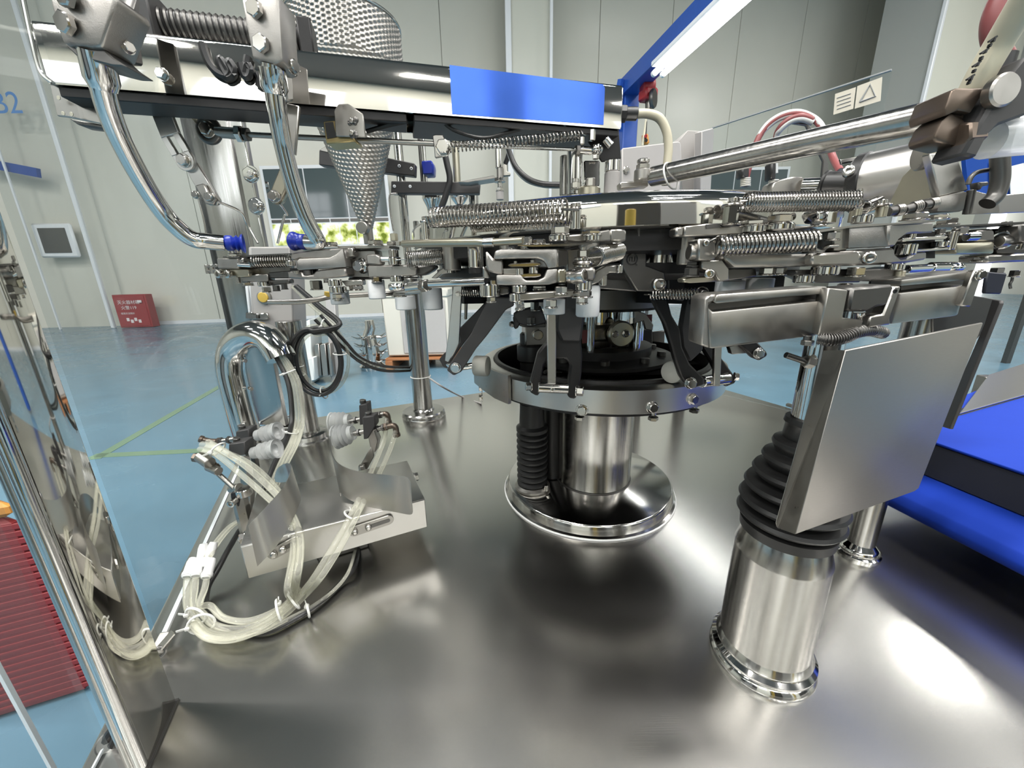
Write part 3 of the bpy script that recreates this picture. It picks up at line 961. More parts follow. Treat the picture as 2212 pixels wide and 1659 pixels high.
# ------------------------------------------------------------ two pick-up tubes with blue suction cups
def pick(label, blk, Yb, facet, tube, rt, collar, cupdir, bolts, side):
    t = thing('suction_arm', label, 'suction arm', tuple(P(*tube[0])))
    cb_ = pl('clamp_block', t, blk, Yb, .034, M['steel_cast'], .003, 2)
    if facet:
        pl('clamp_cheek', t, facet, (facet[0][0], Yb, facet[1][0], Yb+.035), .01, M['steel_cast'], .002)
    for x, y, r in bolts:
        bolt(cb_, x, y, Yb-.001, r, h=.55, wash=False, d=V((-.15, -1, 0)))
    for x, y, r in side:
        bolt(t, x, y, Yb+.02, r, d=V((1, -.4, 0)), h=.6)
    pts = [P(*q) for q in tube]
    R = rt*sz(pts[0])
    cr = cat_rom(pts, 10)
    link('tube', B().tube(cr, R, 20), M['steel_polished'], t)
    q = [P(*a) for a in collar]
    rc = collar_r*sz(q[0])
    link('collar', B().tube([q[0], q[0]*.25+q[1]*.75, q[1]], [rc, rc, R*1.02], 20), M['steel_polished'], t)
    e, d = pts[-1], cupdir.normalized()
    s = sz(e)
    cup_ = link('suction_cup', B().lathe([(9*s, 0), (13*s, 1*s), (16*s, 5*s), (16*s, 15*s), (12*s, 19*s), (17*s, 24*s), (12*s, 28*s), (19*s, 33*s), (20*s, 36*s), (15*s, 33*s), (7*s, 26*s)], e, d, 28), M['blue_silicone'], t)
    link('nipple', B().cyl(e-d*8*s, e+d*2*s, 8*s), M['steel_dark'], cup_)
    return t
collar_r = 31
pick('left bent suction tube ending in a blue bellows cup, below the angled block', k1(330, -40, 780, -40, 800, 20, 690, 320, 620, 318, 470, 305, 430, 300, 375, 150), .42,
     k1(790, -40, 700, 340, 860, 455, 830, 250, 830, -40) and None,
     [(205, 120, .435), (218, 172, .44), (232, 230, .45), (258, 296, .465), (302, 380, .485), (352, 458, .505), (390, 498, .515), (418, 517, .522), (445, 521, .53), (484, 525, .54)], 23,
     [(207, 112, .435), (224, 195, .442)], P(520, 526, .548)-P(484, 525, .54), [(150, 54, 22), (150, -4, 22)], [(277, 103, 11)])
t = bpy.data.objects['suction_arm']
pl('clamp_cheek', t, k1(690, 310, 800, -40, 840, -40, 830, 240, 862, 455, 760, 430, 700, 380), (218, .42, 275, .45), .02, M['steel_dark'], .002)
pl('block_underside', t, k1(440, 305, 690, 318, 760, 385, 865, 455, 770, 450, 560, 395, 545, 405), .425, .03, M['steel_dark'], .002)
collar_r = 27
pick('right bent suction tube with blue bellows cup, crossing the arm housing', k1(1640, -40, 1900, -40, 1930, 420, 1880, 440, 1720, 400), .49, None,
     [(587, 140, .50), (592, 190, .505), (600, 250, .51), (613, 320, .52), (634, 400, .53), (660, 470, .54), (682, 512, .548), (686, 523, .55), (664, 523, .552)], 20,
     [(588, 150, .50), (595, 205, .505)], P(630, 521, .56)-P(664, 523, .552), [(554, 22, 18), (568, 97, 18)], [(632, 144, 13)])
t = bpy.data.objects['suction_arm.001']
pl('clamp_cheek', t, k1(1890, -40, 1920, -40, 2000, 520, 2010, 690, 1960, 690, 1930, 430), (598, .49, 640, .515), .03, M['steel_satin'], .002)
# ------------------------------------------------------------ slotted levers below the housing
def slotted(label, outline, slot, Y, pins, mt):
    """flat lever with an open slot: two cheeks and two rounded ends around the slot"""
    t = thing('slotted_lever', label, 'lever', tuple(P(*pins[-1][:2], Y)))
    (ax, ay), (bx, by), w, (sx, sy), (ex, ey), sw = outline
    s = sz(P(ax, ay, Y))
    a, b, c, d = P(ax, ay, Y), P(bx, by, Y), P(sx, sy, Y), P(ex, ey, Y)
    dr = (b-a).normalized()
    nr = V((0, 1, 0)).cross(dr).normalized()
    W_, S_ = w*s, sw*s
    th = V((0, .006, 0))
    def arc(c0, r, sign, n=8):
        return [c0+(dr*math.sin(PI*k/n)*sign+nr*math.cos(PI*k/n))*r for k in range(n+1)]
    # upper piece: straight top, concave lower end around slot start
    up = [a+nr*W_, a-nr*W_]+[c-nr*W_]+[c-nr*S_]+[c+nr*S_]+[c+nr*W_]
    link('bar', B().prism(up, th, .0006), M[mt], t)
    for sg in (-1, 1):
        link('slot_cheek', B().prism([c+nr*sg*W_, c+nr*sg*S_, d+nr*sg*S_, d+nr*sg*W_], th, .0004), M[mt], t)
    lo = [d+nr*S_]+[d-nr*S_]+[d-nr*W_]+[q for q in arc(b, W_, 1)][::-1]+[d+nr*W_]
    link('rounded_end', B().prism(lo, th, .0006), M[mt], t)
    for x, y, r in pins:
        bolt(t, x, y, Y-.001, r, h=.5)
    return t
t = slotted('wide slotted steel lever under the left part of the housing', [(328, 195), (398, 347), 21, (366, 292), (389, 331), 7.5], None, .60, [(396, 346, 12)], 'steel_brushed')
pl('lower_link', t, k1(1265, 1150, 1340, 1105, 1500, 1370, 1480, 1400, 1420, 1400, 1310, 1240), .605, .006, M['steel_brushed'])
pl('clevis', t, k1(1330, 1265, 1385, 1250, 1420, 1320, 1470, 1360, 1460, 1400, 1400, 1390), .598, .006, M['steel_satin'])
bolt(t, *k1(1430, 1345)[0], .597, 9)
bolt(t, *k1(1335, 1330)[0], .597, 7)
tb('wire', t, [(*k1(1480, 1375)[0], .60), (*k1(1640, 1445)[0], .62), (*k1(1690, 1540)[0], .63), (*k1(1760, 1659)[0], .63)], 2.6, M['steel_bright'])
tb('wire', t, [(*k1(1355, 1360)[0], .60), (*k1(1390, 1500)[0], .60), (*k1(1420, 1680)[0], .60)], 1.8, M['steel_bright'])
t = slotted('narrow slotted lever joined to the long thin push rod', [(385, 215), (450, 283), 13, (420, 245), (443, 272), 6], None, .64, [(448, 279, 14)], 'steel_yellowed')
# push rod with rod eyes
t = thing('push_rod', 'long thin steel push rod with a ball joint at each end', 'rod', tuple(P(700, 300, .64)))
q = P(452, 282, .645)
link('rod_eye', B().ring(q, V((0, 1, 0)), 20*sz(q), 8*sz(q), 28, 10).ball(q, 17*sz(q), 14, (1, .8, 1)), M['steel_dark'], t)
cy('shank', t, (468, 285, .645), (515, 289, .645), 11, M['steel_satin'])
link('lock_nut', B().hexa(P(512, 289, .645), P(526, 290, .645), .0115), M['steel_bright'], t)
link('lock_nut', B().hexa(P(528, 290, .645), P(538, 291, .645), .0095), M['steel_dark'], t)
cy('rod', t, (536, 291, .645), (945, 311, .655), 5.5, M['steel_satin'])
pl('rod_bracket', t, kF(865, 230, 885, 222, 940, 224, 948, 270, 935, 285, 935, 345, 938, 372, 882, 382, 875, 300), .65, .006, M['steel_satin'])
bolt(t, *kF(940, 312)[0], .648, 15, h=.6)
spring('coil_spring', t, (*kF(980, 312)[0], .65), (*kF(1880, 228)[0], .70), 9, 1.7, 36, M['steel_spring'])
cy('rod', t, (*kF(1200, 302)[0], .66), (*kF(1850, 327)[0], .715), 3.6, M['steel_polished'])
cy('rod', t, (945, 311, .655), (*kF(1200, 302)[0], .66), 4.0, M['steel_satin'])
link('lock_nut', B().hexa(P(*kF(1842, 327)[0], .715), P(*kF(1870, 328)[0], .717), .007), M['steel_dark'], t)
cy('shank', t, (*kF(1868, 328)[0], .716), (*kF(1950, 335)[0], .72), 8, M['steel_polished'])
q = P(*kF(1985, 325)[0], .72)
link('rod_eye', B().ball(q, 15*sz(q), 18, (1, 1, .85)), M['steel_polished'], t)
vh(t, *[x for x in (1280, 1294)], *[y for y in (332, 344)], .72)
# short lever with a pin at the tube
t = thing('pin_lever', 'small steel lever with pinned clevis beside the right suction tube', 'lever', tuple(P(595, 400, .58)))
pl('bar', t, k1(1950, 700, 2040, 720, 2010, 1060, 1985, 1020, 1900, 1160, 1960, 900), .56, .006, M['steel_satin'])
pl('clevis', t, k1(1905, 1145, 1945, 1180, 1950, 1290, 1910, 1380, 1860, 1395, 1830, 1340, 1850, 1280), .575, .014, M['steel_yellowed'], .002)
bolt(t, *k1(1870, 1340)[0], .572, 11)
bolt(t, *k1(1830, 1265)[0], .575, 7, d=V((-1, -.6, 0)))
tb('wire', t, [(*k1(1910, 1390)[0], .58), (*k1(1960, 1465)[0], .59), (*k1(1940, 1480)[0], .59), (*k1(1895, 1660)[0], .60)], 2.6, M['steel_bright'])
# ------------------------------------------------------------ dimpled funnel
Yc = 1.02
ct, cb = P(742, 62, Yc), P(796, 500, Yc)
ct = V(((ct.x+cb.x)/2, Yc, P(742, 60, Yc).z))
r_top, r_bot = 117*sz(ct), 9*sz(cb)
zt_, zb_ = ct.z+.0, cb.z
def cone_r(z):
    k = (z-zb_)/(zt_-zb_)
    return r_bot+(r_top-r_bot)*min(1, k/.80)**1.0 if k < .80 else r_top
vs, fs = [], []
na, nz = 330, 300
sn = r_top/(zt_-zb_)/.8
for i in range(nz+1):
    z = zb_+(zt_-zb_)*i/nz
    r = cone_r(z)
    sl = (z-zb_)*1.08
    for j in range(na):
        a = 2*PI*j/na
        if z < zb_+(zt_-zb_)*.8:
            ph = (a if a < PI else a-2*PI)*sn*.98
            ux, uy = (sl+.02)*math.cos(ph), (sl+.02)*math.sin(ph)
        else:
            ux, uy = sl, a*r
        g = .0098
        h = math.cos(2*PI*ux/g)*math.cos(PI*uy/g*1.0)
        e = r+.0016*h
        vs.append(V((ct.x+e*math.cos(a), Yc+e*math.sin(a), z)))
for i in range(nz):
    for j in range(na):
        p0, p1 = i*na+j, i*na+(j+1) % na
        fs.append((p0, p1, p1+na, p0+na))
t = thing('dimpled_funnel', 'tall funnel of dimpled stainless sheet tapering to a narrow outlet', 'funnel', (ct.x, Yc, zb_))
link('cone', B().add(vs, fs, True), M['steel_satin'], t)
link('rim', B().ring(V((ct.x, Yc, zt_)), UZ, r_top, .003, 64), M['steel_bright'], t)
link('outlet', B().cyl(V((ct.x, Yc, zb_-.03)), V((ct.x, Yc, zb_+.01)), r_bot*1.15), M['steel_satin'], t)
link('hand_screw', B().cyl(V((ct.x+.0, Yc-.02, zb_+.005)), V((ct.x, Yc-.04, zb_+.005)), .014), M['steel_satin'], t)
# ------------------------------------------------------------ left posts and clear guard
a_, b_ = PZ(382, 1515), PZ(320, 1659)
e_ = (b_-a_)
e_.z = 0
e_.normalize()
n_ = V((-e_.y, e_.x, 0))
if n_.x > 0:
    n_ = -n_
t = thing('guard_post', 'wide mirror-polished steel guard post at the near left table corner', 'post', (a_.x, a_.y, 0))
PH = .75
w_ = .062
q = [a_, a_+e_*w_, a_+e_*w_+n_*.014, a_+n_*.014]
link('post', B().prism(q, UZ*PH, .002, 2), M['steel_mirror'], t)
link('edge_profile', B().cyl(a_+e_*(w_+.001)+n_*.005, a_+e_*(w_+.001)+n_*.005+UZ*PH, .005, n=16), M['steel_polished'], t)
link('edge_profile', B().cyl(a_+e_*(w_-.001)+n_*.0125, a_+e_*(w_-.001)+n_*.0125+UZ*PH, .0042, n=16), M['steel_column'], t)
link('seal', B().prism([a_-e_*.002-n_*.0015, a_+e_*(w_+.004)-n_*.0015, a_+e_*(w_+.004)+n_*.002, a_-e_*.002+n_*.002], UZ*.002), M['steel_dark'], t)
# back left post
bq = [P(*z) for z in ((495, 705, 1.15), (575, 705, 1.13))]
bl, br = V((bq[0].x, bq[0].y, 0)), V((bq[1].x, bq[1].y, 0))
t = thing('guard_post', 'tall square steel guard post at the far left table corner', 'post', tuple(bl))
bd = (br-bl).normalized()
bn = V((-bd.y, bd.x, 0))
link('post', B().prism([bl, br, br+bn*.07, bl+bn*.07], UZ*.98, .004, 2), M['steel_column'], t)
link('seal', B().prism([bl-bn*.004-bd*.004, bl+bd*.004-bn*.004, bl+bd*.004+bn*.07, bl-bd*.004+bn*.07], UZ*.97), M['black_rubber'], t)
link('flat_strip', B().prism([br+bd*.02-bn*.01, br+bd*.05-bn*.01, br+bd*.05-bn*.004, br+bd*.02-bn*.004], UZ*.97, .001), M['steel_polished'], t)
for y in (376, 445):
    bolt(t, 541 if y < 400 else 553, y, br.y-.03, 15, h=.3, mat=M['steel_polished'])
    bolt(t, 541 if y < 400 else 553, y, br.y-.036, 6, h=.5)
# clear panes
g0, g1 = PZ(418, 1262, 0), PZ(503, 1062, 0)
gdir = (g1-g0).normalized()
ga, gb = PZ(358, 1392, 0), g0+(g1-g0)*2.75
t = thing('guard_screen', 'clear acrylic guard pane between the two left steel posts', 'pane', tuple((ga+gb)/2+UZ*.012))
dd = (gb-ga).normalized()
nn = V((-dd.y, dd.x, 0))
link('sheet', B().prism([ga+UZ*.012, gb+UZ*.012, gb+UZ*.012+nn*.005, ga+UZ*.012+nn*.005], UZ*.9, 0), M['acrylic'], t)
link('bottom_edge', B().prism([ga+UZ*.008-nn*.001, gb+UZ*.008-nn*.001, gb+UZ*.008+nn*.0045, ga+UZ*.008+nn*.0045], UZ*.004), M['trim_white'], t)
q = PZ(352, 1385, .012)
t = thing('pane_clip', 'small steel spring clip at the foot of the clear left pane', 'clip', tuple(PZ(352, 1395)))
link('body', B().bar(PZ(341, 1408, .006), PZ(362, 1368, .014), .012, .012, bev=.001), M['steel_satin'], t)
link('spring_leaf', B().bar(PZ(345, 1400, .016), PZ(374, 1366, .026), .002, .010), M['steel_bright'], t)
link('loop', B().ring(PZ(344, 1408, .012), V((.4, -.9, .2)), .006, .0018, 16, 6), M['steel_dark'], t)
# outer door pane at the lower left and its latch
o0 = PZ(250, 1575)
da, db = a_+e_*(w_+.012)+n_*.012, a_+e_*.42+n_*.05
t = thing('side_screen', 'clear door pane left of the near steel post with a pale edge', 'pane', tuple(da))
link('sheet', B().prism([da+UZ*-.02, db+UZ*-.02, db-UZ*.02+n_*.005, da-UZ*.02+n_*.005], UZ*.75), M['acrylic'], t)
ea, eb = P(-30, 1395, .40), P(130, 1690, .40)
link('pale_edge', B().bar(ea, eb, .006, .005), M['trim_white'], t)
t = thing('door_latch', 'small dark door latch on the table rim beside the near post', 'latch', tuple(PZ(236, 1605)))
link('body', B().tube(cat_rom([PZ(228, 1602, .004), PZ(246, 1575, .016), PZ(254, 1590, .012), PZ(244, 1610, .005)]), .0045, 8), M['black_oxide'], t)
link('base', B().cyl(PZ(238, 1604, .0), PZ(238, 1604, .004), .011), M['steel_dark'], t)
link('gasket', B().tube([PZ(228, 1608, .002), PZ(190, 1680, .002)], .0018, 6), M['trim_white'], t)
# grey control box on its pole
Yx = 1.05
t = thing('control_box', 'grey control box with a yellow round button on a pole', 'control box', tuple(P(600, 722, Yx)))
pl('body', t, k4(500, 195, 835, 195, 868, 860, 850, 885, 730, 895, 530, 890), Yx, .07, M['grey_box'], .004, 2)
pl('lid', t, k4(520, 200, 830, 200, 860, 860, 845, 880, 735, 888, 545, 885), Yx-.006, .006, M['grey_box'], .002)
q = P(572, 642, Yx-.006)
bt_ = link('button', B().lathe([(.0, .011), (.012, .0105), (.0135, .009), (.0135, 0)], q, V((0, -1, 0)), 24), M['yellow'], t)
link('button_collar', B().lathe([(.0135, .006), (.018, .005), (.019, 0), (.0135, 0)], q, V((0, -1, 0)), 24), M['steel_satin'], bt_)
pl('gasket_strip', t, k4(475, 510, 492, 510, 520, 720, 500, 720), Yx+.01, .01, M['trim_white'])
pl('gasket_strip', t, k4(505, 480, 518, 480, 545, 720, 528, 720), Yx+.012, .01, M['trim_white'])
t = thing('toggle_latch', 'bright steel toggle latch on the edge of the grey control box', 'latch', tuple(P(555, 690, Yx-.02)))
pl('base', t, k4(480, 720, 530, 717, 560, 735, 555, 775, 480, 770), Yx-.012, .004, M['steel_bright'])
pl('lever', t, k4(520, 730, 655, 722, 665, 770, 640, 778, 530, 775), Yx-.02, .008, M['steel_bright'], .002)
pl('hook', t, k4(560, 735, 580, 732, 585, 768, 562, 770), Yx-.024, .004, M['steel_dark'])
q = PZ(668, 947)
t = thing('box_pole', 'steel pole on a round foot carrying the grey control box', 'pole', tuple(q))
link('pole', B().cyl(q, q+UZ*.34, .031, n=32, ch=.03), M['steel_column'], t)
link('foot', B().lathe([(.058, 0), (.058, .004), (.053, .008), (.053, .02), (.048, .024), (.032, .024), (.031, .03)], q, UZ, 40), M['steel_column'], t)
# free pole behind the left gripper
q = PZ(916, 897)
t = thing('support_pole', 'tall steel pole on a round stepped foot behind the turret', 'pole', tuple(q))
link('pole', B().cyl(q, q+UZ*.44, .0305, n=32, ch=.03), M['steel_column'], t)
link('foot', B().lathe([(.070, 0), (.071, .003), (.069, .006), (.069, .016), (.065, .02), (.036, .021), (.032, .027), (.030, .028)], q, UZ, 48), M['steel_column'], t)
link('cable_tie', B().ring(q+UZ*.135, UZ, .0315, .0016, 28, 6), M['zip_tie'], t)
# ------------------------------------------------------------ polished swan neck pipe
Yu = .98
t = thing('swan_neck_pipe', 'mirror-polished bent conduit pipe with hoses leaving its open end', 'pipe', tuple(P(535, 935, Yu)))
pts = [P(x, y, Y) for x, y, Y in ((540, 960, Yu), (524, 905, Yu), (509, 845, Yu), (499, 795, Yu), (503, 757, Yu), (523, 731, Yu-.01), (552, 722, Yu-.02), (580, 732, Yu-.03), (598, 755, Yu-.04), (608, 774, Yu-.045))]
link('pipe', B().tube(cat_rom(pts, 8), 28*sz(pts[3]), 28), M['steel_polished'], t)
pl('clamp_strap', t, k4(410, 1620, 470, 1600, 480, 1640, 420, 1665), Yu-.035, .01, M['steel_satin'])
for x, y in ((526, 778), (539, 838)):
    q = P(x, y, Yu-.0)
    link('screw', B().cyl(q, q+V((.012, -.01, 0)), .005), M['steel_bright'], t)
bn_ = V((.7, -.7, 0))
# ------------------------------------------------------------ bracket box with the cup holders
q = [V((*c, 0)) for c in ((-.374, .443), (-.146, .55), (-.222, .700), (-.467, .633))]
bu = (q[1]-q[0]).normalized()
bv = V((-bu.y, bu.x, 0))
o0 = q[0]
L_ = (q[1]-q[0]).length
def bp_(u, v, z):
    return o0+bu*u+bv*v+V((0, 0, z))
t = thing('bracket_box', 'upturned folded steel tray on the table carrying the clear suction cups', 'tray', tuple(bp_(.1, .05, .03)))
D_ = .15
BZ0, BZ1 = .047, .100
link('top_plate', B().prism([bp_(0, 0, BZ1-.003), bp_(L_, 0, BZ1-.003), bp_(L_, D_, BZ1-.003), bp_(0, D_, BZ1-.003)], UZ*.003, .0012, 2), M['steel_brushed'], t)
link('front_flange', B().prism([bp_(.0, -.001, BZ0), bp_(L_, -.001, BZ0), bp_(L_, -.001, BZ1-.001), bp_(.0, -.001, BZ1-.001)], bv*.003, .001), M['steel_brushed'], t)
link('back_flange', B().prism([bp_(.0, D_-.002, BZ0), bp_(L_, D_-.002, BZ0), bp_(L_, D_-.002, BZ1-.001), bp_(.0, D_-.002, BZ1-.001)], bv*.003, .001), M['steel_brushed'], t)
for u, s in ((-.001, 1), (L_+.001, -1)):
    link('side_flange', B().prism([bp_(u, .004, BZ0+.002), bp_(u, D_-.004, BZ0+.002), bp_(u, D_-.004, BZ1-.002), bp_(u, .004, BZ1-.002)], bu*s*.003, .001), M['steel_brushed'], t)
link('pedestal', B().box(bp_(.12, .08, BZ0/2), (.08, .05, BZ0), math.atan2(bu.y, bu.x), .002), M['steel_dark'], t)
for u, sd_ in ((-.004, -1), (L_+.004, 1)):
    p = bp_(u, .05 if sd_ < 0 else .11, .082)
    link('bolt', B().hexa(p, p+bu*sd_*.008, .008).cyl(p-bu*sd_*.001, p+bu*sd_*.001, .0095), M['steel_bright'], t)
def slotplate(x0, x1, y0, y1, n):
    # slotted strap bolted to the front flange, given by its ends in the photograph
    d0, d1 = ray(x0, y0), ray(x1, y1)
    nrm = bv
    pp = [EYE+d*((o0-bv*.002-EYE).dot(nrm)/d.dot(nrm)) for d in (d0, d1)]
    dr = (pp[1]-pp[0]).normalized()
    nr = dr.cross(nrm).normalized()
    L = (pp[1]-pp[0]).length
    w = .0085
    b = B()
    arc = [pp[1]+(dr*math.cos(a)+nr*math.sin(a))*w for a in [PI/2-PI*k/8 for k in range(9)]]
    arc += [pp[0]+(dr*math.cos(a)+nr*math.sin(a))*w for a in [-PI/2-PI*k/8 for k in range(9)]]
    link('slotted_strap', B().prism(arc, -bv*.003, .0005), M['steel_satin'], t)
    s0, s1 = pp[0]+dr*L*.42-bv*.0032, pp[1]-bv*.0032
    arc = [s1+(dr*math.cos(a)+nr*math.sin(a))*.003 for a in [PI/2-PI*k/6 for k in range(7)]]
    arc += [s0+(dr*math.cos(a)+nr*math.sin(a))*.003 for a in [-PI/2-PI*k/6 for k in range(7)]]
    link('slot', B().prism(arc, -bv*.0004, 0), M['steel_dark'], t)
    for k in (.0, .4):
        c = pp[0]+dr*L*k-bv*.003
        link('screw', B().lathe([(.0, .005), (.0035, .0045), (.0048, .003), (.005, 0)], c, -bv, 16).hexa(c-bv*.004, c-bv*.0055, .0026), M['steel_bright'], t)
slotplate(766, 838, 1146, 1122, 0)
slotplate(592, 640, 1194, 1168, 0)
# suction holders
def elbow(par, p, d1, d2, r):
    link('elbow', B().tube(cat_rom([p+d1*r*3.2, p, p+d2*r*3.2], 6), r, 10).hexa(p+d1*r*2.6, p+d1*r*4.4, r*1.35).cyl(p+d2*r*2.6, p+d2*r*4, r*1.25), M['brown_fitting'], par)
def cup_unit(par, rod0, rod1, blk, cup0, cup1, Y, hr):
    """threaded hollow rod through a small clamp block, ribbed clear cup at its end"""
    a, b = P(*rod0, Y), P(*rod1, Y)
    s = sz(a)
    d = (b-a).normalized()
    link('rod', B().cyl(a, b, 5.5*s), M['steel_satin'], par)
    for k in (.12, .3, .8):
        c = a+(b-a)*k
        link('nut', B().hexa(c-d*3*s, c+d*3*s, 8.5*s), M['steel_dark'], par)
    pl('clamp_block', par, blk, Y-.012, .024, M['graphite_paint'], .0012)
    bx = (blk[0][0]+blk[1][0])/2
    by = min(q[1] for q in blk)
    link('cap_screw', B().cyl(P(bx, by-1, Y), P(bx, by-9, Y), 6.5*s), M['steel_dark'], par)
    e0, e1 = P(*cup0, Y), P(*cup1, Y)
    d = (e1-e0).normalized()
    L = (e1-e0).length
    r = hr*s
    pf = [(.45*r, 0), (.62*r, .02*L), (.66*r, .22*L)]
    for k in range(3):
        z = .25+k*.22
        pf += [(.55*r, z*L), (r*(.90+.05*k), (z+.095)*L), (r*(.92+.05*k), (z+.115)*L), (.55*r, (z+.21)*L)]
    pf += [(r*1.02, .95*L), (r*1.06, L), (.9*r, .97*L), (.4*r, .6*L)]
    link('suction_cup', B().lathe(pf, e0, d, 28), M['clear_silicone'], par)
Yl, Yr = .60, .70
t = thing('cup_holder', 'left cup holder with two clear bellows cups pointing inward', 'cup holder', tuple(P(540, 1060, Yl)))
cup_unit(t, kb(255, 305)[0], kb(520, 262)[0], kb(375, 240, 455, 225, 462, 300, 375, 310), kb(505, 265)[0], kb(645, 235)[0], Yl+.03, 19)
cup_unit(t, kb(330, 390)[0], kb(490, 370)[0], kb(330, 320, 430, 305, 435, 385, 330, 400), kb(480, 375)[0], kb(638, 345)[0], Yl-.01, 20)
pl('upright', t, kb(385, 400, 430, 395, 470, 640, 460, 800, 415, 790, 410, 620), Yl+.01, .014, M['steel_satin'])
pl('cross_bar', t, kb(440, 240, 470, 235, 500, 420, 520, 540, 490, 545), Yl+.035, .01, M['steel_dark'])
vc('pillar', t, *[380+v*.3436 for v in (385, 470)], *[850+v*.3436 for v in (630, 900)], Yl-.06, M['steel_satin'], n=6)
vc('pillar_cap', t, *[380+v*.3436 for v in (380, 472)], *[850+v*.3436 for v in (595, 640)], Yl-.06, M['steel_bright'])
pl('clamp', t, kb(340, 630, 380, 615, 400, 640, 395, 715, 350, 700), Yl-.07, .015, M['black_oxide'])
cap(t, *kb(372, 672)[0], Yl-.071, 8)
for a, c, r in (((205, 460), (270, 490), 9), ((250, 490), (370, 600), 5), ((350, 600), (400, 590), 9), ((150, 395), (215, 440), 12)):
    cy('rod', t, (*kb(*a)[0], Yl-.03), (*kb(*c)[0], Yl-.04), r, M['steel_satin'])
p = P(*kb(150, 395)[0], Yl-.03)
elbow(t, P(*kb(200, 415)[0], Yl-.03), V((-.9, 0, .2)), V((.5, 0, -.8)), .0055)
elbow(t, P(*kb(215, 300)[0], Yl+.03), V((.95, 0, -.05)), V((-.7, -.2, .35)), .005)
t = thing('cup_holder', 'right cup holder with two clear bellows cups facing left', 'cup holder', tuple(P(800, 1000, Yr)))
cup_unit(t, kb(1310, 128)[0], kb(1085, 178)[0], kb(1150, 75, 1200, 65, 1212, 190, 1155, 200), kb(1098, 172)[0], kb(985, 190)[0], Yr+.03, 24)
cup_unit(t, kb(1330, 208)[0], kb(1105, 255)[0], kb(1172, 150, 1245, 142, 1252, 205, 1205, 285, 1180, 290), kb(1118, 245)[0], kb(1008, 275)[0], Yr-.005, 25)
pl('bar', t, kb(1195, 215, 1235, 205, 1270, 300, 1252, 372, 1225, 360), Yr-.01, .02, M['steel_satin'])
pl('flat_bar', t, kb(1225, 335, 1245, 395, 1200, 480, 1150, 465), Yr-.012, .006, M['steel_satin'])
vc('pillar', t, *[380+v*.3436 for v in (1160, 1200)], *[850+v*.3436 for v in (450, 640)], Yr-.02, M['steel_satin'], n=6)
elbow(t, P(*kb(1325, 130)[0], Yr+.03), V((-.95, .1, -.1)), V((.1, 0, -.95)), .0055)
elbow(t, P(*kb(1375, 205)[0], Yr-.005), V((-.95, .1, -.1)), V((.1, 0, -.95)), .0058)
# curved deflector sheets
def deflector(label, cols, th):
    cc = []
    for (x0, y0), (x1, y1), Y0, Y1 in cols:
        cc.append((P(*kb(x0, y0)[0], Y0), P(*kb(x1, y1)[0], Y1)))
    tops, bots = cat_rom([c[0] for c in cc], 4), cat_rom([c[1] for c in cc], 4)
    return one('deflector_plate', B().sheet(list(zip(tops, bots)), th), M['steel_brushed'], label, 'deflector')
deflector('curved brushed deflector plate with a rounded corner on the right of the tray', [((966, 268), (1045, 690), .62, .565), ((980, 385), (1033, 622), .58, .56), ((1040, 455), (1085, 665), .555, .545), ((1180, 498), (1210, 715), .54, .53), ((1350, 514), (1375, 745), .525, .515), ((1445, 524), (1472, 762), .52, .51), ((1475, 560), (1490, 742), .518, .508)], .0012)
deflector('curved dark deflector plate standing on edge on the left of the tray', [((455, 830), (512, 1086), .44, .43), ((520, 760), (585, 1010), .45, .44), ((600, 675), (650, 930), .47, .455), ((665, 600), (715, 820), .49, .475), ((708, 520), (765, 715), .52, .50), ((722, 455), (780, 640), .55, .53), ((690, 440), (735, 560), .58, .57), ((640, 470), (660, 560), .59, .585), ((618, 530), (625, 555), .595, .59)], -.0012)
# ------------------------------------------------------------ hoses
def hz(x, y, z):
    q = PZ(*kb(x, y)[0], z)
    return q
def hy(x, y, Y):
    return P(*kb(x, y)[0], Y)
def hose(label, pts, r, m, off=0.0, cat='hose', grp=None):
    q = [p+V((off, off*.4, abs(off)*.5)) for p in pts]
    return one('air_hose', B().tube(cat_rom(q, 7), r, 10), M[m], label, cat, grp)
RC = .0042
loop = [hz(725, 1300, .02), hz(620, 1390, .014), hz(480, 1480, .01), hz(330, 1525, .009), hz(190, 1500, .009), hz(110, 1420, .012)]
hose('thick clear hose from the left cups, outermost strand of the floor loop', [hy(165, 320, .58), hy(260, 345, .565), hy(420, 440, .55), hy(600, 600, .53), hy(715, 740, .50), hy(775, 880, .47), hy(780, 1010, .44), hy(760, 1150, .415)]+loop+[hz(75, 1330, .02), hz(72, 1230, .028), hz(75, 1165, .035)], .0052, 'clear_tube')
hose('clear hose from the lower left cup, second strand of the floor loop', [hy(150, 350, .57), hy(250, 380, .555), hy(400, 500, .545), hy(560, 640, .525), hy(680, 760, .50), hy(745, 900, .47), hy(752, 1030, .44), hy(725, 1170, .415)]+[p+V((.006, .008, .002)) for p in loop]+[hz(110, 1330, .022), hz(118, 1230, .03), hz(122, 1165, .037)], .0045, 'clear_tube')
hose('clear hose from the upper left cup, innermost of the three left strands', [hy(200, 300, .60), hy(330, 370, .58), hy(480, 450, .57), hy(620, 580, .55), hy(700, 700, .515), hy(735, 830, .485), hy(735, 1000, .45), hy(700, 1220, .405)]+[p+V((.012, .016, .006)) for p in loop[1:]]+[hz(150, 1330, .026), hz(180, 1230, .03), hz(192, 1170, .037)], .0042, 'clear_tube')
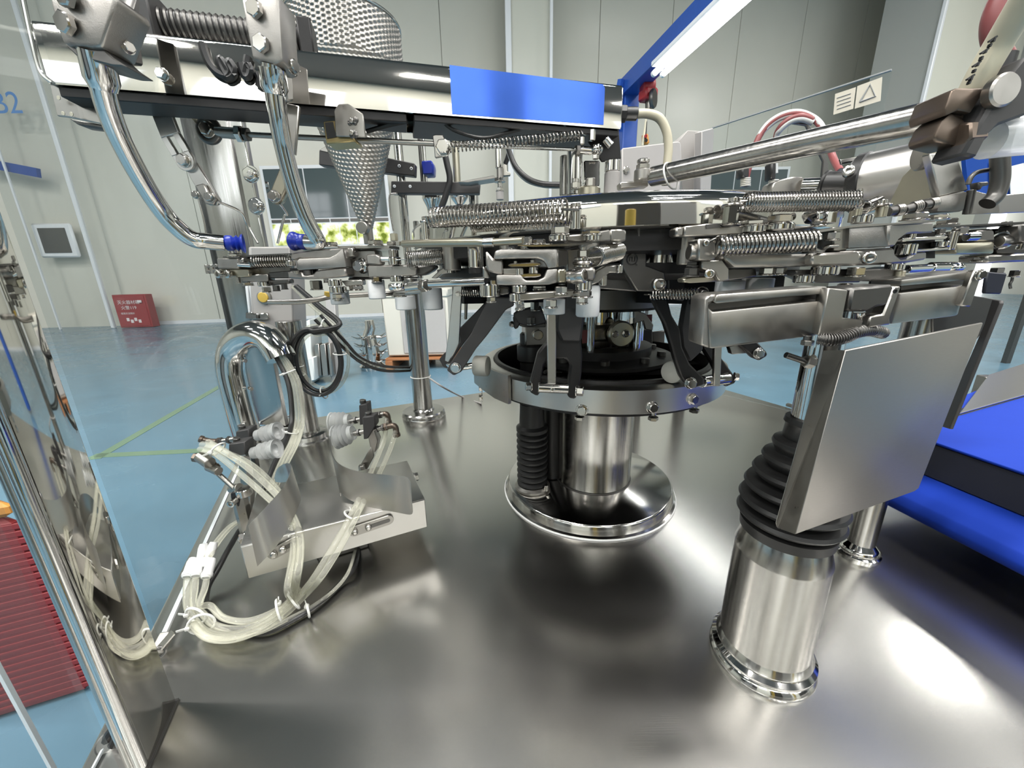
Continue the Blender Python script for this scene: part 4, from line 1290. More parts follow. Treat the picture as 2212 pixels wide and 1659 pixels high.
hose('clear hose running down from the upper right cup to the cable ties', [hy(1325, 150, .73), hy(1310, 280, .69), hy(1250, 440, .64), hy(1190, 580, .58), hy(1130, 710, .52), hy(1050, 860, .485), hy(960, 1010, .455), hy(860, 1170, .43), hz(760, 1290, .022), hz(660, 1380, .02), hz(520, 1470, .017), hz(350, 1530, .014), hz(200, 1520, .013), hz(120, 1440, .02)], .0048, 'clear_tube')
hose('clear hose running down from the lower right cup to the cable ties', [hy(1385, 225, .695), hy(1350, 340, .67), hy(1285, 490, .625), hy(1220, 610, .57), hy(1160, 720, .515), hy(1090, 860, .48), hy(1000, 1020, .45), hy(900, 1170, .425), hz(800, 1280, .016), hz(690, 1385, .014), hz(540, 1480, .026), hz(350, 1545, .02), hz(190, 1530, .02), hz(105, 1450, .02)], .0046, 'clear_tube')
hose('thin clear hose beside the black one, bowed outward below the tray', [hy(1130, 975, .54), hz(1085, 1120, .02), hz(1000, 1230, .012), hz(870, 1330, .01), hz(740, 1400, .01), hz(560, 1490, .024), hz(380, 1540, .03)], .0026, 'clear_tube')
hose('black hose curving over the table below the steel tray', [hy(1145, 970, .56), hz(1125, 1080, .012), hz(1040, 1190, .006), hz(900, 1320, .006), hz(740, 1420, .006), hz(560, 1500, .006), hz(380, 1480, .006), hz(240, 1420, .006), hz(190, 1340, .006), hz(200, 1220, .01), hz(260, 1110, .02), hz(330, 980, .03), hz(400, 860, .035)], .0042, 'black_plastic')
for k, (x, y) in enumerate(((210, 1000), (225, 985))):
    hose('clear thin hose from the white fittings to the tray, %s strand' % ('upper', 'lower')[k], [hz(185+30*k, 1030, .05), hz(250+25*k, 930, .052), hz(330+20*k, 840, .055), hz(410+12*k, 790, .06)], .0028, 'clear_tube')
t = thing('hose_joiner', 'cluster of white push-in hose joiners lying at the loop of clear hoses', 'fitting', tuple(hz(150, 1100, .03)))
for (x0, y0), (x1, y1) in (((70, 1150), (95, 1075)), ((125, 1145), (148, 1065)), ((190, 1155), (215, 1080)), ((160, 1060), (165, 1020)), ((200, 1050), (215, 1005))):
    a, c = hz(x0, y0, .04), hz(x1, y1, .048)
    d = (c-a).normalized()
    link('socket', B().lathe([(.0058, 0), (.0074, .001), (.0074, .005), (.0066, .006), (.0063, .020), (.0048, .026)], a, d, 18), M['white_nylon'], t)
    link('collet', B().ring(a-d*.0005, d, .0052, .0012, 16, 6), M['zip_tie'], t)
link('bridge', B().ball(hz(178, 1060, .048), .009, 14, (1.3, 1, .7)), M['white_nylon'], t)
# cable ties
def tie(label, c, d, R, tail=None):
    b = B().ring(c, d, R, .0016, 22, 6)
    u, w = perp(V(d))
    k = tail or u
    b.box(c+k*R, (.006, .006, .005), .3, .001)
    b.bar(c+k*R, c+k*(R+.012), .0025, .0012)
    return one('cable_tie', b, M['zip_tie'], label, 'cable tie')
for lab, p, d, R in (('cable tie around the strands right of the left deflector, upper of two', hy(765, 815, .50), V((.1, -.3, -1)), .0115), ('cable tie around the strands right of the left deflector, lower of two', hy(765, 860, .485), V((.1, -.3, -1)), .0115),
                     ('cable tie holding the right hoses under the curved deflector', hy(1110, 765, .51), V((-.5, -.3, -.8)), .0125), ('cable tie where the left and right hoses join, left one', hz(650, 1365, .022), V((-.8, -.5, -.1)), .0145),
                     ('cable tie where the left and right hoses join, upper right one', hz(740, 1305, .022), V((-.6, -.6, -.3)), .0125), ('cable tie with a hanging tail around the black hose', hz(830, 1365, .012), V((-.8, -.6, .0)), .0085),
                     ('upper cable tie at the left bend of the hose loop', hz(125, 1395, .02), V((-.1, -1, -.1)), .0135), ('lower cable tie at the left bend of the hose loop', hz(160, 1450, .018), V((.4, -.9, -.0)), .0145),
                     ('cable tie on the clear hoses close to the upper left cup', hy(262, 350, .56), V((.8, -.2, -.6)), .012)):
    tie(lab, p, d, R)
# hoses leaving the swan neck
def h4(x, y, Y):
    return P(*k4(x, y)[0], Y)
for k, (m, dx, r) in enumerate((('black_plastic', 0, .0058), ('clear_tube', 38, .0045), ('clear_tube', 62, .0042), ('clear_tube', 88, .0042))):
    nm = ('black hose leaving the swan neck pipe', 'clear hose leaving the swan neck pipe next to the black one', 'clear hose in the middle of those leaving the swan neck pipe', 'clear hose on the outside of those leaving the swan neck pipe')[k]
    hose(nm, [h4(660+dx*.5, 985, .93), h4(740+dx*.8, 1100, .925), h4(815+dx, 1260, .91), h4(845+dx, 1430, .89), h4(848+dx, 1600, .86), hy(690+dx*.9, 300, .80), hy(630+dx*.9, 420, .74), hy(590+dx*.8, 520, .70), hy(540+dx*.8, 640, .66)], r, m)
tie('cable tie around the hoses just below the swan neck pipe', h4(815, 1195, .915), V((.3, 0, -1)), .018)
tie('cable tie around the hoses in front of the box pole', hy(720, 235, .83), V((-.4, -.2, -1)), .017)
# coil of hoses hanging by the box
Yq = 1.0
cc = P(690, 780, Yq)
s = sz(cc)
names = ['outer black hose of the hanging coil', 'middle black hose of the hanging coil', 'inner clear hose of the hanging coil', 'outer clear hose of the hanging coil']
for k, (rx, ry, m, r) in enumerate(((50, 72, 'black_plastic', .0058), (43, 66, 'black_plastic', .0052), (40, 60, 'clear_tube', .0045), (54, 76, 'clear_tube', .0045))):
    pts = []
    for j in range(27):
        a = 2*PI*j/24+1.2
        pts.append(cc+V((math.cos(a)*rx*s+(j/26-.5)*.006, (k-1.5)*.011+(j/26-.5)*.03, math.sin(a)*ry*s+math.cos(a)*rx*s*.12)))
    tail = [P(735-k*3, 700+k*3, Yq+.01), P(690-k*6, 660, Yq+.02), P(640-k*3, 618, Yq+.03)]
    hose(names[k], tail[::-1]+pts, r, m)
for k, m in enumerate(('black_plastic', 'clear_tube', 'black_plastic')):
    nm = ('black hose sagging from the coil to the support pole, lowest strand', 'clear hose sagging from the coil to the support pole', 'black hose sagging from the coil, uppermost strand')[k]
    hose(nm, [P(680+6*k, 690-5*k, Yq), P(735+5*k, 745-4*k, Yq+.02), P(780, 783-5*k, Yq+.08), P(830, 801-5*k, Yq+.15), P(895, 800-3*k, Yq+.23)], .0042, m)
for lab, x, y, d in (('cable tie at the top of the hanging coil', 700, 703, V((1, 0, -.2))), ('cable tie at the left side of the hanging coil, upper', 641, 790, V((.1, 0, 1))), ('cable tie at the left side of the hanging coil, lower', 645, 808, V((.2, 0, 1))), ('cable tie at the right side of the hanging coil', 734, 764, V((.1, 0, 1))), ('cable tie at the foot of the hanging coil', 700, 848, V((1, 0, .3)))):
    tie(lab, P(x, y, Yq), d, .016)
one('thin_cable', B().tube(cat_rom([P(925, 815, 1.19), P(960, 838, 1.15), PZ(1000, 852, .003)+V((0, -.03, 0)), PZ(1040, 872, .003)], 8), .0028, 8), M['grey_box'], 'thin grey cable leading from the support pole over the table edge', 'cable')
# bar bent behind the left grippers
t = thing('guide_bar', 'thin bent steel guide bar with a yellow cap below the left grippers', 'bar', tuple(P(650, 650, .72)))
tb('bar', t, [(580, 653, .70), (640, 652, .71), (680, 648, .72), (720, 640, .74), (780, 637, .76), (860, 633, .8), (885, 632, 1.0), (905, 631, 1.19)], 5.5, M['steel_satin'])
link('cap', B().cyl(P(708, 641, .735), P(708, 630, .735), .006), M['yellow'], t)
# ------------------------------------------------------------ gripper units round the platform
SB, SS, ST, SP, SD = M['steel_bright'], M['steel_satin'], M['steel_cast'], M['steel_polished'], M['steel_dark']
def sx(k, v): return k(v, 0)[0][0]
def sy(k, v): return k(0, v)[0][1]
def VC(t, k, n, x0, x1, y0, y1, Y, m=None, prof=None, nn=24):
    return vc(n, t, sx(k, x0), sx(k, x1), sy(k, y0), sy(k, y1), Y, m or SP, nn, .1, prof)
def VH(t, k, x0, x1, y0, y1, Y, n='nut', m=None, washer=True):
    return vh(t, sx(k, x0), sx(k, x1), sy(k, y0), sy(k, y1), Y, m, n, washer)
def CYL(t, k, n, a, c, r, Y, Y2=None, m=None, nn=20):
    s = abs(k(1, 0)[0][0]-k(0, 0)[0][0])
    return cy(n, t, (*k(*a)[0], Y), (*k(*c)[0], Y if Y2 is None else Y2), r*s, m or SP, nn)
def SPR(t, k, a, c, r, w, n, Y, Y2=None, hooks=True):
    s = abs(k(1, 0)[0][0]-k(0, 0)[0][0])
    return spring('coil_spring', t, (*k(*a)[0], Y), (*k(*c)[0], Y if Y2 is None else Y2), r*s, w*s, n, M['steel_spring'], hooks)
def bumper(t, k, x0, x1, y0, y1, Y):
    return VC(t, k, 'bumper', x0, x1, y0, y1, Y, M['white_nylon'], [(.9, 0), (1, .05), (1, .96), (.94, 1), (.0, 1)])
# --- middle unit (nearest the viewer)
Y = .345
t = thing('gripper_unit', 'middle pouch gripper with a slotted jaw block, nearest below the polished disc', 'gripper', tuple(P(1190, 620, Y)))
pl('upper_jaw', t, kA(318, 400, 400, 378, 1200, 368, 1200, 640, 1060, 655, 1045, 595, 1005, 540, 920, 508, 600, 512, 430, 520, 300, 520), Y, .03, ST, .0025, 2)
pl('upper_jaw_cheek', t, kA(1200, 368, 1345, 385, 1345, 612, 1200, 640), (sx(kA, 1200), Y+.001, sx(kA, 1345), Y+.022), .025, ST, .0015)
pl('lower_jaw', t, kA(335, 742, 440, 735, 700, 742, 715, 790, 765, 818, 930, 812, 1015, 772, 1052, 662, 1200, 650, 1205, 850, 1080, 882, 470, 888, 345, 882), Y, .03, ST, .0025, 2)
pl('slot_back', t, kA(420, 500, 1060, 500, 1060, 830, 420, 830), Y+.026, .004, M['black_oxide'], 0)
pl('side_cheek', t, kA(192, 395, 300, 520, 432, 535, 432, 745, 330, 720, 215, 690, 192, 600), Y+.003, .03, ST, .0015)
pl('side_foot', t, kA(145, 610, 215, 690, 240, 790, 150, 782), Y+.006, .03, SS, .0012)
pl('back_web', t, kA(1330, 390, 1500, 360, 1720, 640, 1730, 830, 1340, 800), Y+.03, .02, SS)
pl('clevis', t, kA(430, 645, 720, 645, 720, 742, 430, 742), Y+.004, .015, SS, .001)
VC(t, kA, 'clevis_boss', 600, 720, 650, 742, Y+.006, SP)
for (y0, y1) in ((585, 640), (735, 790)):
    pl('link_plate', t, kA(495, y0+8, 560, y0-5, 900, y0-20, 968, y0-15, 970, y0+25, 900, y0+38, 560, y0+50, 500, y0+40), Y+.005, .010, SB, .0008)
VC(t, kA, 'roller', 775, 940, 628, 735, Y+.012, SP)
for x0, x1, y0, y1 in ((572, 640, 545, 590), (805, 890, 530, 570), (580, 650, 770, 812), (830, 900, 740, 780)):
    VC(t, kA, 'pin', x0, x1, y0, y1, Y+.012, SB, nn=12)
pl('cover_strip', t, kA(640, 318, 870, 322, 1680, 285, 1690, 300, 1350, 335, 860, 345, 640, 330), Y-.002, .05, SB, 0)
for x0, x1, y0, y1 in ((470, 600, 345, 378), (680, 800, 325, 362), (720, 840, 205, 300), (850, 1030, 240, 300), (1000, 1130, 300, 330)):
    VH(t, kA, x0, x1, y0, y1, Y+.01)
VH(t, kA, 1112, 1358, 62, 172, Y+.008)
VC(t, kA, 'spacer', 1075, 1345, 185, 270, Y+.008, SP)
pl('flat_link', t, kA(1330, 182, 1600, 160, 1940, 100, 1960, 262, 1600, 275, 1330, 272), Y+.012, .02, SS)
VC(t, kA, 'spacer', 1580, 1800, 178, 268, Y+.01, SP)
VH(t, kA, 1535, 1805, 120, 176, Y+.01)
pl('end_block', t, kA(1940, 100, 2080, 98, 2165, 110, 2168, 262, 1940, 262), Y+.012, .025, SS)
VH(t, kA, 1480, 1645, 395, 492, Y+.005)
VC(t, kA, 'stud', 1510, 1600, 350, 640, Y+.005, SB)
VC(t, kA, 'washer', 1428, 1655, 495, 545, Y+.005, SP)
VC(t, kA, 'washer', 1430, 1655, 598, 640, Y+.005, SP)
q = P(*kA(1560, 575)[0], Y+.005)
link('spring_eye', B().ring(q, UZ, 130*.1537*sz(q), .0016, 24, 6), M['steel_spring'], t)
SPR(t, kA, (1700, 490), (2050, 410), 125, 8, 24, Y+.002, Y+.05)
pl('side_block', t, kA(1530, 640, 1665, 640, 1735, 632, 1738, 800, 1660, 825, 1530, 815), Y-.004, .03, ST, .002)
pl('side_lug', t, kA(1205, 662, 1320, 655, 1330, 850, 1205, 850), Y-.004, .014, M['steel_yellowed'], .0012)
cap(t, *kA(1420, 775)[0], Y-.014, 15, V((.75, -.6, .1)))
cap(t, *kA(1360, 770)[0], Y-.002, 15, V((.75, -.6, .1)), .6)
pl('crank_lever', t, kA(1668, 880, 1740, 690, 1880, 608, 2110, 600, 2112, 712, 1930, 708, 1760, 860), Y+.02, .012, M['steel_satin'], .001)
VC(t, kA, 'lever_boss', 2015, 2118, 600, 712, Y+.02, SP)
VC(t, kA, 'hinge_roller', 1780, 1895, 740, 890, Y+.03, SB)
VC(t, kA, 'roller', 108, 400, 868, 1045, Y+.01, SP)
VH(t, kA, 258, 345, 815, 890, Y+.01)
VH(t, kA, 205, 335, 1050, 1110, Y+.01)
pl('arm', t, kA(330, 900, 520, 920, 520, 1010, 400, 1030), Y+.015, .015, SD)
VC(t, kA, 'spacer', 555, 770, 888, 988, Y+.002, SP)
VC(t, kA, 'spacer', 522, 700, 1000, 1112, Y+.002, SP)
VC(t, kA, 'spacer', 600, 730, 1110, 1150, Y+.002, SP)
pl('link_bar', t, kA(640, 1000, 1440, 950, 1440, 1045, 640, 1110), Y-.002, .018, M['steel_satin'], .001)
VH(t, kA, 618, 735, 1145, 1205, Y+.002)
VC(t, kA, 'stud', 600, 715, 1205, 1240, Y+.002, SB)
VH(t, kA, 1160, 1332, 905, 998, Y-.006)
VH(t, kA, 860, 1030, 890, 935, Y+.02)
VH(t, kA, 1032, 1192, 1090, 1190, Y-.004)
VC(t, kA, 'roller', 1448, 1680, 825, 955, Y-.004, SP)
VH(t, kA, 1418, 1678, 962, 1045, Y-.004)
VH(t, kA, 1472, 1620, 1060, 1130, Y-.004)
VC(t, kA, 'stud', 1500, 1600, 1125, 1160, Y-.004, SB)
bumper(t, kA, 1000, 1305, 1080, 1290, Y+.04)
bumper(t, kA, 1460, 1790, 890, 1322, Y+.035)
# --- left unit
Y = .545
t = thing('gripper_unit', 'left pouch gripper with a scooped jaw, below the right suction cup', 'gripper', tuple(P(740, 600, Y)))
pl('upper_jaw', t, kB(1040, 260, 1330, 215, 1640, 195, 1700, 230, 1710, 330, 1500, 330, 1150, 325, 1100, 345, 1030, 340), Y+.004, .04, ST, .002)
pl('scooped_jaw', t, kB(1105, 350, 1140, 325, 1500, 310, 1580, 270, 1660, 198, 1705, 425, 1130, 465, 1105, 445), Y, .02, ST, .003, 2)
pl('lower_jaw', t, kB(1000, 500, 1030, 470, 1180, 478, 1190, 520, 1300, 520, 1330, 470, 1400, 455, 1690, 430, 1710, 530, 1560, 555, 1260, 575, 1010, 560), Y+.002, .035, ST, .002)
pl('slot_back', t, kB(1030, 440, 1350, 430, 1350, 530, 1030, 540), Y+.02, .005, M['black_oxide'], 0)
VC(t, kB, 'roller', 1190, 1300, 460, 525, Y+.008, SD)
for x0, x1, y0, y1 in ((990, 1095, 350, 410), (1080, 1150, 470, 510)):
    VC(t, kB, 'pin', x0, x1, y0, y1, Y, SB, nn=14)
pl('jaw_cheek', t, kB(1665, 200, 1780, 195, 1790, 300, 1710, 310), Y+.012, .03, SS, .0012)
pl('bearing_block', t, kB(1800, 220, 2050, 215, 2060, 260, 2060, 560, 1720, 560, 1720, 320, 1800, 310), Y+.03, .03, ST, .002)
CYL(t, kB, 'pivot_pin', (1830, 415), (1925, 405), 62, Y+.01, Y+.03)
q = P(*kB(1890, 410)[0], Y+.022)
link('bore_ring', B().ring(q, V((-.6, -.8, 0)), 75*.1808*sz(q), .0022, 24, 8), SP, t)
pl('latch_block', t, kB(1935, 270, 2050, 265, 2110, 300, 2120, 400, 2060, 400, 1945, 395), Y+.005, .02, ST, .002)
pl('end_bracket', t, kB(1950, 405, 2500, 395, 2560, 430, 2540, 530, 1960, 555), Y+.005, .03, ST, .002)
pl('lower_strap', t, kB(1720, 560, 2550, 540, 2550, 560, 1720, 580), Y+.02, .02, SD)
pl('top_plate', t, kB(1600, 175, 2220, 155, 2220, 200, 1780, 205, 1600, 205), Y+.02, .05, SS, .0006)
for x0, x1, y0, y1 in ((1185, 1310, 150, 200), (1340, 1400, 165, 215), (1440, 1600, 130, 175), (1970, 2140, 105, 165), (1760, 1820, 185, 240)):
    VH(t, kB, x0, x1, y0, y1, Y+.02)
for x0, x1, y0, y1 in ((1280, 1410, 585, 690), (1745, 1900, 645, 695), (2010, 2125, 540, 600), (1435, 1490, 565, 605)):
    VH(t, kB, x0, x1, y0, y1, Y+.01)
VC(t, kB, 'roller', 1490, 1650, 575, 650, Y+.0, SP)
VC(t, kB, 'roller', 1510, 1705, 655, 735, Y+.0, SP)
VH(t, kB, 1545, 1665, 745, 800, Y)
VC(t, kB, 'stud', 1560, 1655, 795, 832, Y, SB)
pl('link_bar', t, kB(1640, 590, 1895, 575, 1900, 640, 1700, 660), Y+.01, .014, SS)
bumper(t, kB, 1520, 1735, 700, 868, Y+.03)
bumper(t, kB, 1965, 2165, 580, 805, Y+.02)
# spring and its stud (seen at the right of the left unit)
VC(t, kC, 'stud', 150, 300, 440, 560, Y+.0, SB)
VC(t, kC, 'washer', 140, 340, 560, 680, Y+.0, SP)
CYL(t, kC, 'hook_pin', (30, 590), (160, 590), 42, Y-.002)
SPR(t, kC, (420, 590), (1080, 540), 118, 9, 24, Y-.005, Y+.01)
VC(t, kC, 'spring_post', 1080, 1190, 440, 700, Y+.01, SB)
VC(t, kC, 'spring_post_foot', 1075, 1200, 710, 810, Y+.01, SP)
pl('cranked_bracket', t, kC(820, 890, 960, 760, 1080, 690, 1220, 690, 1220, 800, 1000, 820, 900, 900), Y+.02, .012, SS, .001)
pl('round_bar', t, kC(400, 690, 900, 680, 860, 760, 700, 850, 400, 860), Y+.015, .03, SD, .003)
bumper(t, kC, 255, 570, 1170, 1390, Y+.03)
bumper(t, kC, 690, 1000, 1050, 1390, Y+.05)
# tie rod between the left and middle units
t = thing('tie_rod', 'polished tie rod with a ball joint linking the left gripper to the middle one', 'rod', tuple(P(940, 615, .50)))
Yt = .47
a, c = (*kC(800, 985)[0], .44), (*kC(1700, 940)[0], .40)
cy('rod', t, a, c, 8.2, SP)
cy('shank', t, (*kC(460, 1040)[0], .49), (*kC(690, 1010)[0], .465), 11, SP)
p0, p1 = P(*kC(680, 1020)[0], .466), P(*kC(760, 1005)[0], .455)
link('lock_nut', B().hexa(p0, p1, 13*sz(p0)), SB, t)
q = P(*kC(290, 1030)[0], .505)
o = link('rod_eye', B().lathe([(.55, -.42), (.9, -.42), (1.08, -.25), (1.12, 0), (1.08, .25), (.9, .42), (.55, .42)], (0, 0, 0), UZ, 32), SP, t)
o.data.transform(Matrix.Translation(q-V(t['_o'])) @ Matrix.Scale(18*sz(q), 4) @ Matrix.Translation(V(t['_o'])))
vh(t, *[sx(kC, v) for v in (205, 415)], *[sy(kC, v) for v in (1125, 1175)], .505, None, 'nut', True)
vc('spacer', t, *[sx(kC, v) for v in (170, 390)], *[sy(kC, v) for v in (855, 945)], .505, SP)
# --- far left unit
Y = .625
t = thing('gripper_unit', 'far left pouch gripper with two socket screws, under the left suction cup', 'gripper', tuple(P(540, 590, Y)))
pl('end_block', t, kB(150, 318, 400, 318, 415, 340, 415, 445, 165, 445), Y, .03, M['steel_cast'], .002)
pl('lower_block', t, kB(170, 450, 530, 448, 545, 480, 545, 540, 410, 545, 185, 520), Y+.003, .035, M['steel_yellowed'], .0015)
for x, y in kB(203, 510, 312, 510):
    cap(t, x, y, Y, 8.5, V((-.35, -1, 0)), .6)
pl('link_plate', t, kB(10, 415, 140, 385, 165, 400, 140, 420, 30, 440), Y+.005, .006, SB, .0006)
pl('link_plate', t, kB(20, 470, 140, 450, 160, 470, 140, 490, 30, 495), Y+.005, .006, SB, .0006)
for x0, x1 in ((20, 70), (80, 130)):
    VC(t, kB, 'pin', x0, x1, 400, 505, Y+.008, SB, nn=14)
pl('top_strip', t, kB(230, 300, 640, 275, 1030, 260, 1030, 280, 480, 305, 230, 312), Y+.01, .03, SD, 0)
pl('back_plate', t, kB(410, 350, 560, 300, 1040, 270, 1040, 470, 780, 560, 540, 540, 420, 440), Y+.03, .012, SS)
SPR(t, kB, (585, 365), (1035, 350), 66, 9, 16, Y+.005)
pl('spring_seat', t, kB(415, 340, 470, 310, 470, 370, 415, 372), Y, .02, SB)
CYL(t, kB, 'guide_pin', (415, 395), (570, 405), 28, Y+.002)
pl('strap', t, kB(560, 520, 765, 505, 770, 600, 450, 605, 445, 545), Y+.008, .02, SS, .0012)
pl('dark_strap', t, kB(770, 490, 1010, 470, 1030, 560, 770, 560), Y+.012, .02, SD)
VC(t, kB, 'roller', 655, 800, 600, 655, Y+.005, SP)
pl('roller_link', t, kB(760, 585, 1020, 570, 1025, 620, 770, 650), Y+.01, .015, SD)
for x0, x1, y0, y1 in ((705, 795, 665, 720), (830, 905, 645, 705), (930, 1000, 625, 685), (480, 585, 610, 640), (390, 440, 545, 610), (300, 440, 270, 300)):
    VH(t, kB, x0, x1, y0, y1, Y+.006, m=SD if x0 > 800 else None)
VC(t, kB, 'roller', 300, 440, 215, 270, Y+.02, SB)
# --- right unit
Y = .365
t = thing('gripper_unit', 'right pouch gripper with a large jaw block behind two hose-free socket screws', 'gripper', tuple(P(1880, 600, Y)))
t['label'] = 'right pouch gripper, large block with a dark round slot and two socket screws'
pl('upper_jaw', t, kE(188, 385, 240, 372, 640, 342, 655, 350, 640, 600, 175, 622), Y, .03, ST, .003, 2)
pl('upper_cheek', t, kE(652, 345, 1165, 318, 1170, 440, 1000, 452, 940, 448, 850, 462, 760, 530, 715, 605, 640, 602), (sx(kE, 640), Y+.001, sx(kE, 1170), Y+.03), .02, ST, .0015)
pl('lower_jaw', t, kE(160, 655, 620, 620, 715, 612, 728, 690, 790, 735, 870, 725, 930, 690, 985, 660, 1092, 655, 1092, 755, 830, 800, 570, 815, 160, 830), (sx(kE, 160), Y-.002, sx(kE, 1092), Y+.028), .03, ST, .002)
pl('slot_back', t, kE(700, 440, 1180, 430, 1180, 740, 700, 740), Y+.045, .004, M['black_oxide'], 0)
for x, y in kE(205, 735, 395, 735):
    cap(t, x, y, Y-.002, 13, V((-.3, -1, 0)), .5)
VC(t, kE, 'roller', 745, 940, 575, 700, Y+.02, SP)
VC(t, kE, 'pin', 850, 945, 455, 520, Y+.02, SB, nn=16)
pl('link_plate', t, kE(810, 505, 1300, 478, 1340, 490, 1300, 520, 810, 550), (sx(kE, 800), Y+.015, sx(kE, 1350), Y+.04), .015, SB, .0006)
pl('link_plate', t, kE(940, 640, 1330, 610, 1340, 640, 960, 670), (sx(kE, 900), Y+.018, sx(kE, 1350), Y+.04), .015, SB, .0006)
VC(t, kE, 'link_boss', 1160, 1330, 545, 610, Y+.04, SP)
VC(t, kE, 'pin', 1300, 1415, 430, 640, Y+.045, SB)
VH(t, kE, 1390, 1540, 380, 460, Y+.045)
VH(t, kE, 1190, 1290, 400, 460, Y+.045)
CYL(t, kE, 'shaft', (1540, 490), (1670, 485), 48, Y+.045)
pl('top_strip', t, kE(-740, 500, 200, 360, 1180, 300, 1180, 318, 200, 385, -740, 530), Y-.002, .06, SS, 0)
pl('side_plate', t, kE(0, 380, 160, 370, 165, 650, 0, 660), Y+.004, .02, SS, .001)
pl('under_bar', t, kE(0, 880, 640, 860, 820, 830, 820, 990, 500, 1010, 0, 1000), Y+.01, .03, SD, .001)
VC(t, kE, 'spacer', 620, 800, 800, 880, Y+.01, SP)
VC(t, kE, 'spacer', 700, 815, 885, 985, Y+.01, M['steel_yellowed'])
VH(t, kE, 165, 345, 845, 940, Y)
VH(t, kE, 75, 205, 1030, 1105, Y-.002)
VH(t, kE, 585, 715, 1020, 1105, Y)
VH(t, kE, 430, 530, 1000, 1045, Y+.01)
VH(t, kE, 830, 1065, 215, 290, Y+.02)
VC(t, kE, 'spacer', 235, 440, 245, 340, Y+.01, SP)
VH(t, kE, 1100, 1310, 235, 285, Y+.04)
# lower spring, clamp and rollers of the right unit
VC(t, kD, 'roller', 1640, 1925, 965, 1075, Y-.005, SP)
VC(t, kD, 'roller', 1420, 1640, 1070, 1165, Y-.005, SP)
VH(t, kD, 1450, 1595, 1200, 1275, Y-.005)
VH(t, kD, 1940, 2100, 1180, 1260, Y-.003)
pl('swing_plate', t, kD(1440, 1010, 2212, 1000, 2212, 1160, 1650, 1170, 1440, 1080), Y+.006, .02, SD, .001)
pl('clamp_bar', t, kD(1620, 815, 1830, 805, 2212, 790, 2212, 960, 1830, 965, 1620, 965), Y-.008, .025, SS, .002)
pl('round_bar', t, kD(560, 830, 1620, 810, 1620, 970, 700, 990, 600, 900), Y+.0, .035, SS, .006, 2)
pl('spring_clamp', t, kD(268, 640, 420, 630, 440, 660, 480, 700, 480, 890, 400, 905, 270, 900), Y-.004, .022, SS, .0015)
CYL(t, kD, 'clamp_stub', (150, 800), (275, 805), 92, Y+.006, Y+.006, SS)
cap(t, *kD(362, 690)[0], Y-.006, 6, V((-.2, -1, 0)), .4)
SPR(t, kD, (470, 730), (1650, 662), 108, 17, 24, Y-.008, Y-.012, False)
tb('spring_hook', t, [(*kD(1650, 770)[0], Y-.012), (*kD(1740, 790)[0], Y-.006), (*kD(1800, 740)[0], Y), (*kD(1930, 725)[0], Y)], 4.4, M['steel_spring'])
tb('spring_hook', t, [(*kD(470, 640)[0], Y-.006), (*kD(420, 660)[0], Y-.006), (*kD(370, 690)[0], Y-.006)], 3, M['steel_spring'])
VH(t, kD, 1800, 1940, 560, 650, Y+.002)
pl('lever_arm', t, kD(310, 905, 560, 890, 640, 1000, 640, 1140, 520, 1150, 470, 1040, 310, 1000), Y+.004, .02, M['steel_satin'], .001)
cap(t, *kD(395, 1058)[0], Y+.002, 10, V((-.25, -1, 0)), .5)
pl('brass_bar', t, kD(90, 1120, 200, 1095, 560, 1090, 620, 1110, 620, 1145, 190, 1170, 95, 1165), Y+.012, .015, M['steel_yellowed'], .001)
for x0, x1, y0, y1 in ((140, 260, 915, 960), (110, 270, 985, 1080), (1010, 1175, 985, 1065), (1175, 1310, 985, 1060)):
    VH(t, kD, x0, x1, y0, y1, Y+.012, m=SD if x0 < 300 else None)
pl('stop_block', t, kD(620, 1000, 960, 990, 980, 1090, 620, 1140), Y+.02, .02, SD, .001)
bumper(t, kD, 480, 800, 1140, 1330, Y+.05)
bumper(t, kD, 800, 1140, 1110, 1320, Y+.055)
# --- far right unit
Y = .45
t = thing('gripper_unit', 'far right pouch gripper with a yellowish jaw at the frame edge', 'gripper', tuple(P(2110, 590, Y)))
pl('upper_block', t, kE(1665, 405, 1850, 395, 1880, 420, 1890, 545, 1660, 548), Y, .03, SS, .002)
pl('jaw', t, kE(1420, 560, 1830, 548, 1880, 545, 1870, 690, 1430, 690), Y-.002, .03, M['steel_yellowed'], .003, 2)
pl('back_block', t, kE(1850, 400, 2330, 370, 2330, 700, 1890, 700), Y+.02, .03, SD, .002)
CYL(t, kE, 'pivot', (1925, 545), (2110, 530), 60, Y+.0, Y+.0, SS)
q = P(*kE(1950, 530)[0], Y+.003)
link('bore_ring', B().ring(q, V((-.7, -.7, 0)), 85*.1863*sz(q), .002, 24, 8), SP, t)
pl('lower_strap', t, kE(1780, 700, 2400, 680, 2400, 770, 1780, 800), Y+.0, .03, SS, .002)
pl('top_strip', t, kE(1190, 370, 1950, 330, 2400, 305, 2400, 325, 1960, 350, 1190, 385), Y-.003, .06, SD, 0)
for x0, x1, y0, y1 in ((1640, 1780, 720, 765), (1840, 1960, 850, 910), (2060, 2150, 880, 945), (2040, 2200, 450, 520), (1960, 2060, 315, 355), (2040, 2120, 375, 430), (1230, 1420, 280, 345)):
    VH(t, kE, x0, x1, y0, y1, Y+.01)
pl('rear_block', t, kE(2160, 350, 2400, 330, 2400, 560, 2170, 560), Y-.01, .02, SD, .0015)
VC(t, kE, 'roller', 2160, 2330, 560, 640, Y-.01, SP)
tb('dangling_hook', t, [(*kE(2080, 945)[0], Y+.01), (*kE(2070, 1000)[0], Y+.01), (*kE(2050, 1040)[0], Y+.01), (*kE(2055, 1090)[0], Y+.01)], 2.5, SD)
